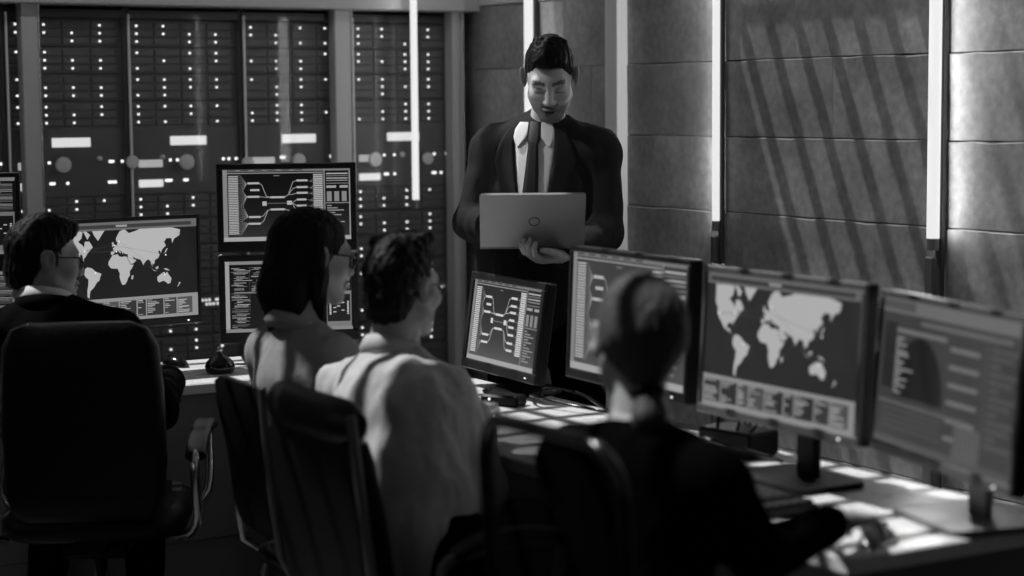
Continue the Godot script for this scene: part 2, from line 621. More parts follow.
func wash(label: String, p: Vector3, aim: Vector3, long: float, energy: float):  # an added fill light, out of view
	var t := thing("added_strip_light", label, "light", p)
	var turn := facing(Vector3.ZERO, aim)
	var g := Geo.new()
	g.box(turn.basis.z * -0.02, Vector3(long, 0.05, 0.03), 0.004, turn.basis)
	put("housing", g.done(), mats.channel, t)
	g = Geo.new()
	g.box(turn.basis.z * -0.001, Vector3(long - 0.04, 0.036, 0.008), 0.002, turn.basis)
	put("fill_strip", g.done(), mats.tube, t)
	var a := AreaLight3D.new()
	a.name = "fill_strip_glow"
	a.area_size = Vector2(long - 0.04, 0.036)
	a.light_energy = energy
	a.area_range = 12.0
	a.area_attenuation = 2.0
	a.shadow_enabled = true
	a.transform = Transform3D(Basis.looking_at(aim.normalized(), Vector3.UP), turn.basis.z * 0.006)
	t.add_child(a)

func build_wall_lights():
	tube_lamp("bright light tube on the wall directly behind the standing man's head", Vector3(-0.052, 0, 0.575), 0.019, 1.172, 2.4, 1, 0.04)
	tube_lamp("slim bright light tube on the concrete wall, next right of the square pillar", Vector3(-0.05, 0, 1.829), 0.0135, 1.172, 2.4, -1, 0.22)
	tube_lamp("widest bright light tube on the concrete wall at the right, above the right-hand monitors", Vector3(-0.055, 0, 2.928), 0.0195, 1.172, 2.4, 1, 0.19)
	tube_lamp("slim bright light tube hanging before the rack doors left of the standing man", Vector3(-0.357, 0, 0.16), 0.0145, 1.19, 2.4, 1, 0.05, false)
	# an unseen spot added to brighten the standing man's face and chest
	var s := thing("added_spot_lamp", "small unseen spot lamp added to brighten the standing man", "light", Vector3(-2.35, 2.88, 1.85))
	var aim := (Vector3(-1.06, 1.48, 2.16) - s.position).normalized()
	var turn := facing(Vector3.ZERO, aim)
	var g := Geo.new()
	g.lathe([Vector2(0.001, -0.10), Vector2(0.03, -0.10), Vector2(0.034, -0.09), Vector2(0.036, 0.0), Vector2(0.034, 0.02), Vector2(0.028, 0.02), Vector2(0.026, -0.01), Vector2(0.001, -0.012)], 20, turn * Transform3D(Basis(Vector3.RIGHT, PI / 2), Vector3.ZERO))
	put("housing", g.done(), mats.black, s)
	g = Geo.new()
	g.lathe([Vector2(0.001, -0.008), Vector2(0.025, -0.008), Vector2(0.022, 0.006), Vector2(0.001, 0.012)], 20, turn * Transform3D(Basis(Vector3.RIGHT, PI / 2), Vector3.ZERO))
	put("fill_lens", g.done(), mats.tube, s)
	var sl := SpotLight3D.new()
	sl.name = "fill_spot_light"
	sl.light_energy = 2.3
	sl.light_size = 0.02
	sl.spot_angle = 9.5
	sl.spot_angle_attenuation = 0.5
	sl.spot_range = 10.0
	sl.spot_attenuation = 2.0
	sl.shadow_enabled = true
	sl.transform = Transform3D(Basis.looking_at(aim, Vector3.UP), aim * 0.03)
	s.add_child(sl)
	# added fill strips under the ceiling and on the floor that wash the concrete and the rack fronts, outside the picture
	wash("added fill strip under the ceiling, turned to the concrete wall", Vector3(-1.0, 2.90, 3.75), Vector3(1, -0.15, 0), 3.1, 1.2)
	wash("added fill strip on the floor, turned to the concrete wall", Vector3(-0.62, 0.06, 3.6), Vector3(1, 0.25, 0), 3.4, 0.4)
	wash("added fill strip under the ceiling, turned to the rack fronts", Vector3(-2.0, 2.90, 1.15), Vector3(0, -0.15, -1), 3.6, 0.62)
	# unseen tubes added on the opposite wall as fill light
	var places := ["level with the long left desk", "level with the seated people", "level with the camera side of the desks", "at the far end of the room"]
	for k in 4:
		tube_lamp("added fill tube on the plain left wall, " + places[k], Vector3(-6.14, 0, 1.2 + 2.2 * k), 0.019, 1.172, 2.4, 1, 0.55, true, Vector3(-1, 0, 0))

# ------------------------------------------------------------------ desks
func build_desks():
	var t := thing("desk", "long white desk along the rack wall under the stacked monitors", "desk", Vector3(-2.26, 0, 1.513))
	put("tabletop", box_mesh(Vector3(2.08, 0.034, 0.53), 0.004, Vector3(0, 0.728, 0)), mats.desk, t)
	put("front_panel", box_mesh(Vector3(1.5, 0.46, 0.02), 0.003, Vector3(0.24, 0.475, 0.2)), mats.desk_dark, t)
	put("plinth", box_mesh(Vector3(1.5, 0.16, 0.02), 0.003, Vector3(0.24, 0.165, 0.19)), mats.desk_dark, t)
	for x in [-1.0, 1.0]:
		for z in [-0.22, 0.22]:
			put("leg", box_mesh(Vector3(0.05, 0.711, 0.05), 0.004, Vector3(x, 0.3555, z)), mats.channel_front, t)
	t = thing("desk", "white desk with a row of four monitors, running towards the lower right corner", "desk", Vector3(-1.519, 0, 3.19))
	put("tabletop", box_mesh(Vector3(0.602, 0.034, 2.8), 0.004, Vector3(0, 0.728, 0)), mats.desk, t)
	put("side_panel", box_mesh(Vector3(0.58, 0.69, 0.025), 0.003, Vector3(0, 0.366, 1.37)), mats.desk_side, t)
	put("side_panel", box_mesh(Vector3(0.58, 0.69, 0.025), 0.003, Vector3(0, 0.366, -1.3)), mats.desk_side, t)
	put("back_panel", box_mesh(Vector3(0.02, 0.5, 2.6), 0.003, Vector3(0.24, 0.46, 0.03)), mats.desk_dark, t)

# ------------------------------------------------------------------ pictures on the screens
func line(im: Image, a: Vector2, b: Vector2, w: float, v: float):
	var d := b - a
	var n := maxi(1, int(maxf(absf(d.x), absf(d.y)) / maxf(1.0, w * 0.5)))
	for i in n + 1:
		var p := a + d * (float(i) / n)
		im.fill_rect(Rect2i(int(p.x - w / 2), int(p.y - w / 2), maxi(1, int(w)), maxi(1, int(w))), grey(v))

func fill_poly(im: Image, pts: Array, v: float):
	var y0 := 1e9
	var y1 := -1e9
	for p in pts:
		y0 = minf(y0, p.y)
		y1 = maxf(y1, p.y)
	for y in range(maxi(0, int(y0)), mini(im.get_height() - 1, int(y1)) + 1):
		var xs := []
		for i in pts.size():
			var a: Vector2 = pts[i]
			var b: Vector2 = pts[(i + 1) % pts.size()]
			if (a.y <= y + 0.5) != (b.y <= y + 0.5):
				xs.append(a.x + (y + 0.5 - a.y) * (b.x - a.x) / (b.y - a.y))
		xs.sort()
		for i in range(0, xs.size() - 1, 2):
			im.fill_rect(Rect2i(int(xs[i]), y, maxi(1, int(xs[i + 1] - xs[i])), 1), grey(v))

const LANDS := [
	"-168 66 -156 71 -125 70 -95 72 -82 70 -85 64 -94 60 -82 55 -79 52 -77 60 -65 60 -56 52 -66 45 -70 42 -76 35 -81 31 -80 25 -84 30 -90 30 -97 27 -97 20 -90 21 -88 16 -83 10 -78 8 -85 12 -95 16 -105 20 -112 29 -117 33 -124 41 -124 48 -133 56 -150 60 -165 55 -158 59",
	"-55 82 -30 83 -20 76 -25 70 -42 60 -52 66 -58 75", "-90 76 -75 78 -62 67 -70 62 -80 70",
	"-78 8 -72 12 -60 9 -50 0 -35 -6 -39 -14 -41 -22 -48 -26 -54 -34 -58 -38 -65 -42 -68 -50 -68 -55 -74 -52 -74 -42 -71 -30 -70 -18 -77 -12 -81 -5 -80 1",
	"-17 15 -16 22 -9 31 -5 36 10 37 12 33 20 31 25 32 33 31 37 22 43 12 51 12 46 3 40 -4 40 -15 35 -20 33 -26 27 -34 19 -35 15 -27 12 -17 13 -8 9 0 8 4 -5 5 -10 6",
	"-9 37 -9 43 -1 44 -4 48 3 51 8 54 9 57 12 56 6 58 5 62 15 69 28 71 40 67 60 69 73 72 80 73 105 77 115 73 140 73 160 70 180 68 178 62 163 58 157 51 155 59 142 59 135 54 140 48 131 43 127 38 126 34 122 40 118 38 122 31 118 24 109 20 107 11 104 9 100 13 103 2 98 10 97 17 91 22 86 20 80 14 77 8 73 17 70 22 62 25 57 26 51 29 48 30 52 25 59 22 52 16 44 13 39 20 35 28 36 36 27 37 26 40 22 37 19 42 13 45 18 40 16 38 10 44 3 43 0 39 -5 36",
	"114 -22 122 -17 130 -12 136 -12 136 -16 141 -11 146 -19 153 -27 150 -37 143 -39 136 -34 130 -32 118 -35 114 -30",
	"-5 50 1 52 -2 58 -6 57", "131 33 140 36 145 44 140 42 136 36", "95 5 105 -5 115 -8 105 -7", "109 1 118 5 117 -3 111 -3", "131 -2 141 -3 150 -9 138 -7", "173 -36 178 -38 172 -44 167 -46 172 -41", "44 -16 50 -14 48 -24 44 -24"]

func map_picture(w: int, h: int, haze: float) -> Image:
	var im := Image.create(w, h, false, Image.FORMAT_RGB8)
	im.fill(grey(haze))
	var u := w / 640.0
	# map: longitudes over the full width, from 74 north to 57 south
	var land := 0.70
	for s in LANDS:
		var n: PackedFloat64Array = s.split_floats(" ")
		var pts := []
		for i in range(0, n.size(), 2):
			var lat: float = n[i + 1]
			# the heights of a cylindrical map that stretches towards the poles
			var my := log(tan(PI / 4 + deg_to_rad(clampf(lat, -60, 71)) / 2))
			pts.append(Vector2((0.05 + 0.83 * (maxf(n[i], -131.0) + 135.0) / 315.0) * w, (1.75 - my) / 2.95 * h * 0.68 + h * 0.085))
		fill_poly(im, pts, land)
	# arcs between towns
	var towns := [Vector2(0.20, 0.28), Vector2(0.09, 0.30), Vector2(0.41, 0.24), Vector2(0.44, 0.2), Vector2(0.42, 0.30), Vector2(0.76, 0.56), Vector2(0.77, 0.36), Vector2(0.27, 0.5)]
	for k in [[0, 2], [0, 3], [1, 4], [0, 4], [1, 2], [4, 5], [3, 5], [2, 6], [7, 4]]:
		line(im, towns[k[0]] * Vector2(w, h), towns[k[1]] * Vector2(w, h), 1.0, 0.30)
	for p in towns:
		im.fill_rect(Rect2i(int(p.x * w) - int(3 * u), int(p.y * h) - int(3 * u), int(6 * u), int(6 * u)), grey(0.95))
	# a field of fine dots at the right
	for y in range(int(h * 0.14), int(h * 0.55), int(8 * u)):
		for x in range(int(w * 0.86), int(w * 0.97), int(8 * u)):
			im.fill_rect(Rect2i(x, y, int(2 * u), int(2 * u)), grey(0.22))
	# title bars
	im.fill_rect(Rect2i(0, 0, w, int(h * 0.085)), grey(0.40))
	im.fill_rect(Rect2i(int(w * 0.02), int(h * 0.03), int(w * 0.94), int(h * 0.035)), grey(0.22))
	im.fill_rect(Rect2i(int(w * 0.42), int(h * 0.035), int(w * 0.08), int(h * 0.02)), grey(0.6))
	# the table below
	im.fill_rect(Rect2i(0, int(h * 0.765), w, int(h * 0.235)), grey(0.55))
	var r := RandomNumberGenerator.new()
	r.seed = 4
	var x := 0.012
	while x < 0.96:
		var cw := 0.05 + r.randf() * 0.07
		im.fill_rect(Rect2i(int(x * w), int(h * 0.80), int(cw * w), int(h * 0.165)), grey([0.18, 0.3, 0.22, 0.62][r.randi() % 4]))
		for y in 9:
			if r.randf() < 0.8:
				im.fill_rect(Rect2i(int((x + 0.004) * w), int(h * (0.806 + 0.0175 * y)), int(cw * w * (0.25 + 0.6 * r.randf())), int(h * 0.011)), grey(0.5 + 0.2 * r.randf()))
		x += cw + 0.008
	return im

func arc_path(im: Image, pts: Array, s: Vector2, o: Vector2, w: float, v: float):
	for i in pts.size() - 1:
		line(im, (pts[i] - o) * s, (pts[i + 1] - o) * s, w, v)

func diagram_picture(w: int, h: int, dark: float, low: float, bright: float) -> Image:
	var im := Image.create(w, h, false, Image.FORMAT_RGB8)
	for y in h:
		im.fill_rect(Rect2i(0, y, w, 1), grey(dark + (low - dark) * pow(float(y) / h, 2.2)))
	var o := Vector2(72, 62)
	var s := Vector2(w / 763.0, h / 428.0)
	var u := s.x
	var rc := func(x0, y0, x1, y1, v):
		im.fill_rect(Rect2i(int((x0 - 72) * s.x), int((y0 - 62) * s.y), maxi(1, int((x1 - x0) * s.x)), maxi(1, int((y1 - y0) * s.y))), grey(v))
	rc.call(72, 62, 835, 76, 0.45)
	rc.call(72, 62, 100, 490, 0.5)
	rc.call(100, 82, 670, 88, 0.55)
	rc.call(72, 464, 835, 490, 0.62)
	for k in 6: rc.call(100 + 80 * k, 66, 150 + 80 * k, 71, 0.15)
	for k in 35: rc.call(106, 100 + 10 * k, 165, 107 + 10 * k, bright)
	for k in 30: rc.call(612, 95 + 11 * k, 670, 103 + 11 * k, bright)
	rc.call(375, 98, 412, 105, 0.4)
	var nodes := [[215, 148, 100, 190], [215, 225, 190, 280], [222, 345, 285, 370], [222, 385, 370, 450]]
	for n in nodes:
		for k in 9:
			arc_path(im, [Vector2(165, lerpf(n[2], n[3], k / 8.0)), Vector2(180, lerpf(n[2], n[3], k / 8.0)), Vector2(n[0], n[1])], s, o, 2 * u, 0.55)
	for k in [[215, 148], [190, 190], [215, 225], [190, 280], [222, 345]]: pass
	arc_path(im, [Vector2(215, 148), Vector2(190, 190), Vector2(215, 225), Vector2(190, 280), Vector2(222, 345)], s, o, 3 * u, 0.6)
	for b in [[220, 145, 290], [235, 185, 290], [218, 225, 290], [355, 230, 440], [355, 302, 440], [225, 345, 295], [222, 385, 295], [512, 132, 578], [512, 172, 578], [512, 206, 578], [512, 246, 570], [512, 282, 570], [512, 322, 575], [512, 365, 575], [512, 402, 575]]:
		rc.call(b[0], b[1] - 6, b[2], b[1] + 6, bright)
	arc_path(im, [Vector2(288, 145), Vector2(305, 155), Vector2(330, 222), Vector2(355, 230)], s, o, 4 * u, bright * 0.85)
	arc_path(im, [Vector2(288, 225), Vector2(355, 232)], s, o, 4 * u, bright * 0.85)
	arc_path(im, [Vector2(293, 345), Vector2(310, 340), Vector2(335, 308), Vector2(355, 302)], s, o, 4 * u, bright * 0.85)
	arc_path(im, [Vector2(293, 385), Vector2(312, 370), Vector2(338, 310)], s, o, 4 * u, bright * 0.85)
	rc.call(306, 253, 332, 280, bright)
	rc.call(453, 252, 483, 277, bright)
	rc.call(332, 264, 453, 268, bright * 0.6)
	for y in [132, 172, 206]:
		arc_path(im, [Vector2(440, 230), Vector2(462, 215), Vector2(490, y + 8), Vector2(512, y)], s, o, 4 * u, bright * 0.85)
	for y in [246, 282, 322]:
		arc_path(im, [Vector2(483, 265), Vector2(512, y)], s, o, 4 * u, bright * 0.85)
	for y in [365, 402]:
		arc_path(im, [Vector2(440, 302), Vector2(465, 310), Vector2(490, y - 10), Vector2(512, y)], s, o, 4 * u, bright * 0.85)
	for y in [132, 172, 206, 246, 282, 322, 365, 402]:
		for k in 4:
			arc_path(im, [Vector2(576, y), Vector2(594, y + 6), Vector2(612, y - 12 + 9 * k)], s, o, 2 * u, 0.5)
	# panels at the right
	rc.call(674, 62, 682, 464, 0.5)
	for k in 4: rc.call(690, 90 + 14 * k, 820, 97 + 14 * k, [0.7, 0.4, 0.65, 0.5][k])
	rc.call(690, 150, 830, 154, 0.5)
	for k in 3: rc.call(692 + 45 * k, 200, 722 + 45 * k, 260, 0.5)
	rc.call(690, 165, 750, 180, 0.6)
	rc.call(770, 165, 820, 180, 0.6)
	rc.call(684, 266, 835, 272, 0.5)
	for k in 12: rc.call(692, 282 + 14 * k, 720 + (k * 37) % 90, 289 + 14 * k, 0.55)
	rc.call(826, 76, 835, 464, 0.55)
	return im

func code_picture(w: int, h: int, sd: int) -> Image:
	var im := Image.create(w, h, false, Image.FORMAT_RGB8)
	im.fill(grey(0.06))
	var r := RandomNumberGenerator.new()
	r.seed = sd
	im.fill_rect(Rect2i(0, 0, w, int(h * 0.05)), grey(0.5))
	im.fill_rect(Rect2i(0, 0, int(w * 0.035), h), grey(0.6))
	im.fill_rect(Rect2i(int(w * 0.18), int(h * 0.09), int(w * 0.5), 2), grey(0.4))
	im.fill_rect(Rect2i(int(w * 0.19), int(h * 0.1), 2, int(h * 0.62)), grey(0.35))
	for col in [[0.05, 0.16, 52], [0.205, 0.22, 22], [0.46, 0.3, 40]]:
		for k in col[2]:
			if r.randf() < 0.18: continue
			var y: float = 0.1 + k * 0.0168
			var x: float = col[0] + 0.02 * (r.randi() % 3)
			im.fill_rect(Rect2i(int(x * w), int(y * h), int(w * float(col[1]) * (0.25 + 0.7 * r.randf())), maxi(2, int(h * 0.008))), grey(0.35 + 0.45 * r.randf()))
	for k in 20:
		var v := 0.62 - 0.4 * (k % 5) / 5.0
		im.fill_rect(Rect2i(int(w * 0.80), int(h * (0.07 + 0.0185 * k)), int(w * (0.18 if k % 7 else 0.1)), int(h * 0.009)), grey(v))
	im.fill_rect(Rect2i(int(w * 0.79), int(h * 0.45), int(w * 0.2), int(h * 0.5)), grey(0.45))
	im.fill_rect(Rect2i(int(w * 0.80), int(h * 0.5), int(w * 0.18), int(h * 0.38)), grey(0.08))
	for k in 9:
		for x in [0.815, 0.955]:
			im.fill_rect(Rect2i(int(w * x), int(h * (0.6 + 0.021 * k)), int(w * 0.015), int(h * 0.014)), grey(0.8))
	for p in [[0.845, 0.61], [0.845, 0.68], [0.875, 0.66], [0.91, 0.61], [0.91, 0.72], [0.845, 0.74]]:
		im.fill_rect(Rect2i(int(w * p[0]), int(h * p[1]), int(w * 0.025), int(h * 0.016)), grey(0.7))
	im.fill_rect(Rect2i(0, int(h * 0.95), w, int(h * 0.05)), grey(0.5))
	return im

func board_picture(w: int, h: int) -> Image:
	# a dull board of panels: a list of bars, a dark hill, columns of lines
	var im := Image.create(w, h, false, Image.FORMAT_RGB8)
	im.fill(grey(0.235))
	var rc := func(x0, y0, x1, y1, v):
		im.fill_rect(Rect2i(int(x0 * w), int(y0 * h), maxi(1, int((x1 - x0) * w)), maxi(1, int((y1 - y0) * h))), grey(v))
	rc.call(0, 0, 1, 0.1, 0.40)
	rc.call(0.0, 0.02, 0.25, 0.08, 0.30)
	rc.call(0.3, 0.13, 0.95, 0.16, 0.38)
	rc.call(0.03, 0.17, 0.12, 0.62, 0.16)
	rc.call(0.02, 0.40, 0.5, 0.41, 0.2)
	var hill := []
	for k in 20:
		var t := PI * k / 19.0
		hill.append(Vector2(0.31 - 0.19 * cos(t), 0.66 - 0.42 * sin(t)) * Vector2(w, h))
	fill_poly(im, hill, 0.12)
	rc.call(0.12, 0.2, 0.5, 0.23, 0.42)
	var len := [0.06, 0.03, 0.08, 0.02, 0.09, 0.10, 0.03, 0.07, 0.05, 0.14, 0.06, 0.04, 0.1, 0.05, 0.09, 0.03, 0.06]
	for k in 17:
		rc.call(0.125, 0.26 + 0.023 * k, 0.125 + len[k], 0.277 + 0.023 * k, 0.50)
	for k in 6: rc.call(0.53, 0.25 + 0.115 * k, 0.74, 0.28 + 0.115 * k, 0.42)
	rc.call(0.78, 0.12, 0.785, 0.95, 0.33)
	for k in 14: rc.call(0.81, 0.15 + 0.05 * k, 0.88 + 0.08 * ((k * 5) % 3), 0.17 + 0.05 * k, 0.32)
	rc.call(0.02, 0.70, 0.70, 0.72, 0.36)
	for k in 4: rc.call(0.05, 0.75 + 0.04 * k, 0.5, 0.765 + 0.04 * k, 0.3)
	rc.call(0.60, 0.74, 0.78, 0.95, 0.36)
	for k in 6: rc.call(0.61 + 0.03 * k, 0.75, 0.622 + 0.03 * k, 0.95, 0.26)
	rc.call(0, 0.95, 1, 1, 0.30)
	return im

func screen_mat(im: Image, energy := 1.0) -> StandardMaterial3D:
	var m := std(0.05, 0.3)
	m.emission_enabled = true
	m.emission = Color.BLACK
	m.emission_texture = ImageTexture.create_from_image(im)
	m.emission_energy_multiplier = energy
	return m

# ------------------------------------------------------------------ monitors
func monitor(label: String, c: Vector3, yaw: float, tilt: float, w: float, h: float, rim: float, chin: float, pic: Material, rim_mat: Material, foot := "plate", group := "monitors", floor_y := 0.745):
	var t := thing("monitor", label, "monitor", Vector3(c.x, floor_y, c.z), deg_to_rad(yaw), group)
	var face := at(Vector3(0, c.y - floor_y, 0), 0, deg_to_rad(-tilt))
	# the case: a rim round the screen and a hump behind
	var g := Geo.new()
	var ow := w + rim * 2
	var oh := h + rim + chin
	var oy := (rim - chin) / 2
	g.box(Vector3(0, oy, -0.018), Vector3(ow, oh, 0.03), 0.004)
	g.box(Vector3(0, oy, -0.042), Vector3(ow * 0.62, oh * 0.6, 0.03), 0.012)
	var body := put("case", g.done(), mats.bezel, t, face)
	g = Geo.new()
	g.box(Vector3(0, h / 2 + rim / 2, 0.0), Vector3(ow, rim, 0.012), 0.003)
	g.box(Vector3(0, -h / 2 - chin / 2, 0.0), Vector3(ow, chin, 0.012), 0.003)
	for s in [-1, 1]: g.box(Vector3(s * (w / 2 + rim / 2), 0, 0.0), Vector3(rim, h + 0.001, 0.012), 0.003)
	put("bezel", g.done(), rim_mat, body)
	var scr := put("screen", quad_mesh(w + 0.002, h + 0.002), pic, body, at(Vector3(0, 0, 0.0005)))
	put("power_light", box_mesh(Vector3(0.006, 0.004, 0.003)), mats.led, body, at(Vector3(w * 0.42, -h / 2 - chin * 0.55, 0.006)))
	var a := AreaLight3D.new()
	a.name = "screen_light"
	a.area_size = Vector2(w, h)
	a.light_energy = 0.008
	a.area_range = 8.0
	a.area_attenuation = 2.0
	a.shadow_enabled = true
	a.transform = at(Vector3(0, 0, 0.012), PI) 
	a.transform.basis = Basis.looking_at(Vector3(0, 0, 1), Vector3.UP)
	body.add_child(a)
	if foot == "none": return t
	var up := c.y - floor_y
	g = Geo.new()
	g.box(Vector3(0, up * 0.5, -0.088), Vector3(0.07, up + 0.1, 0.022), 0.006)
	g.box(Vector3(0, up, -0.07), Vector3(0.09, 0.09, 0.035), 0.006)
	put("stand", g.done(), mats.black if foot != "silver" else mats.silver, t)
	g = Geo.new()
	if foot == "round":
		g.lathe([Vector2(0.001, 0), Vector2(0.115, 0), Vector2(0.118, 0.006), Vector2(0.10, 0.014), Vector2(0.04, 0.022), Vector2(0.001, 0.022)], 28, at(Vector3(0, 0, -0.06)))
	else:
		var o := rounded(0.27, 0.20, 0.03)
		g.extrude(o, 0.014, Transform3D(Basis(Vector3.RIGHT, -PI / 2), Vector3(0, 0.0, -0.05)))
	put("base_plate", g.done(), mats.black if foot != "silver" else mats.silver, t)
	return t

func build_monitors():
	var map_dark := screen_mat(map_picture(960, 600, 0.085))
	var map_hazy := screen_mat(map_picture(960, 540, 0.165), 0.92)  # screen ground lifted to paint in a hazy reflection
	var net_dark := screen_mat(diagram_picture(960, 538, 0.05, 0.2, 0.66))
	var net_grey := screen_mat(diagram_picture(960, 540, 0.09, 0.36, 0.80))
	var net_pale := screen_mat(diagram_picture(960, 540, 0.21, 0.30, 0.66))
	var code := screen_mat(code_picture(800, 448, 3))
	var code2 := screen_mat(code_picture(800, 448, 8), 0.8)
	var board := screen_mat(board_picture(800, 450), 1.0)
	monitor("black monitor with a white world map on the left desk, beside the man in glasses", Vector3(-2.085, 1.075, 1.463), 6, 0, 0.485, 0.313, 0.012, 0.026, map_dark, mats.bezel)
	# two stacks of two: the lower one stands, the upper one hangs on the same pole
	var pole := thing("monitor_pole", "black pole carrying two monitors one above the other, behind the woman with long hair", "stand", Vector3(-1.515, 0.745, 1.40), deg_to_rad(-19), "monitor poles")
	pole_shape(pole)
	monitor("upper monitor of the stack behind the long-haired woman, showing a network diagram", Vector3(-1.536, 1.265, 1.469), -19, 2, 0.418, 0.234, 0.020, 0.036, net_dark, mats.bezel, "none")
	monitor("lower monitor of the stack behind the long-haired woman, showing lines of code", Vector3(-1.537, 0.965, 1.474), -18.6, 1, 0.418, 0.234, 0.020, 0.036, code, mats.bezel, "none")
	pole = thing("monitor_pole", "black pole carrying two monitors at the left edge, beyond the man in glasses", "stand", Vector3(-2.61, 0.745, 1.31), deg_to_rad(-19), "monitor poles")
	pole_shape(pole)
	monitor("upper monitor of the stack at the far left edge, beyond the man in glasses", Vector3(-2.632, 1.262, 1.38), -19, 2, 0.418, 0.234, 0.016, 0.036, code2, mats.bezel, "none")
	monitor("lower monitor of the stack at the far left edge, behind the man in glasses", Vector3(-2.632, 0.975, 1.385), -19, 1, 0.418, 0.234, 0.016, 0.036, code2, mats.bezel, "none")
	# the row of four on the right-hand desk
	monitor("small tilted monitor with a network diagram, directly below the standing man's laptop", Vector3(-1.308, 0.948, 2.474), -93, 8.1, 0.42, 0.239, 0.022, 0.03, net_grey, mats.bezel, "round")
	monitor("monitor with a network diagram, half hidden by the head of the woman with a ponytail", Vector3(-1.445, 1.052, 3.311), -92.7, 2.6, 0.545, 0.3066, 0.016, 0.026, net_pale, mats.bezel, "round")
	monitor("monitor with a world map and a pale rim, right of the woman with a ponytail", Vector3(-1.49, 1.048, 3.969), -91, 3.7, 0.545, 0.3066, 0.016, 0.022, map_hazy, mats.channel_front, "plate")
	monitor("rightmost monitor with a dull grey board of bar charts, cut by the picture edge", Vector3(-1.462, 1.028, 4.458), -104.2, 4.9, 0.545, 0.3066, 0.014, 0.022, board, mats.channel_front, "silver")

func pole_shape(t: Node3D):
	var g := Geo.new()
	g.tube([Vector3(0, 0.0, 0), Vector3(0, 0.62, 0)], 0.018, 12)
	put("pole", g.done(), mats.black, t)
	put("base_plate", box_mesh(Vector3(0.3, 0.012, 0.2), 0.004, Vector3(0, 0.006, 0.03)), mats.black, t)
	for y in [0.22, 0.52]:
		put("bracket", box_mesh(Vector3(0.09, 0.08, 0.035), 0.005, Vector3(0, y, 0.025)), mats.black, t)

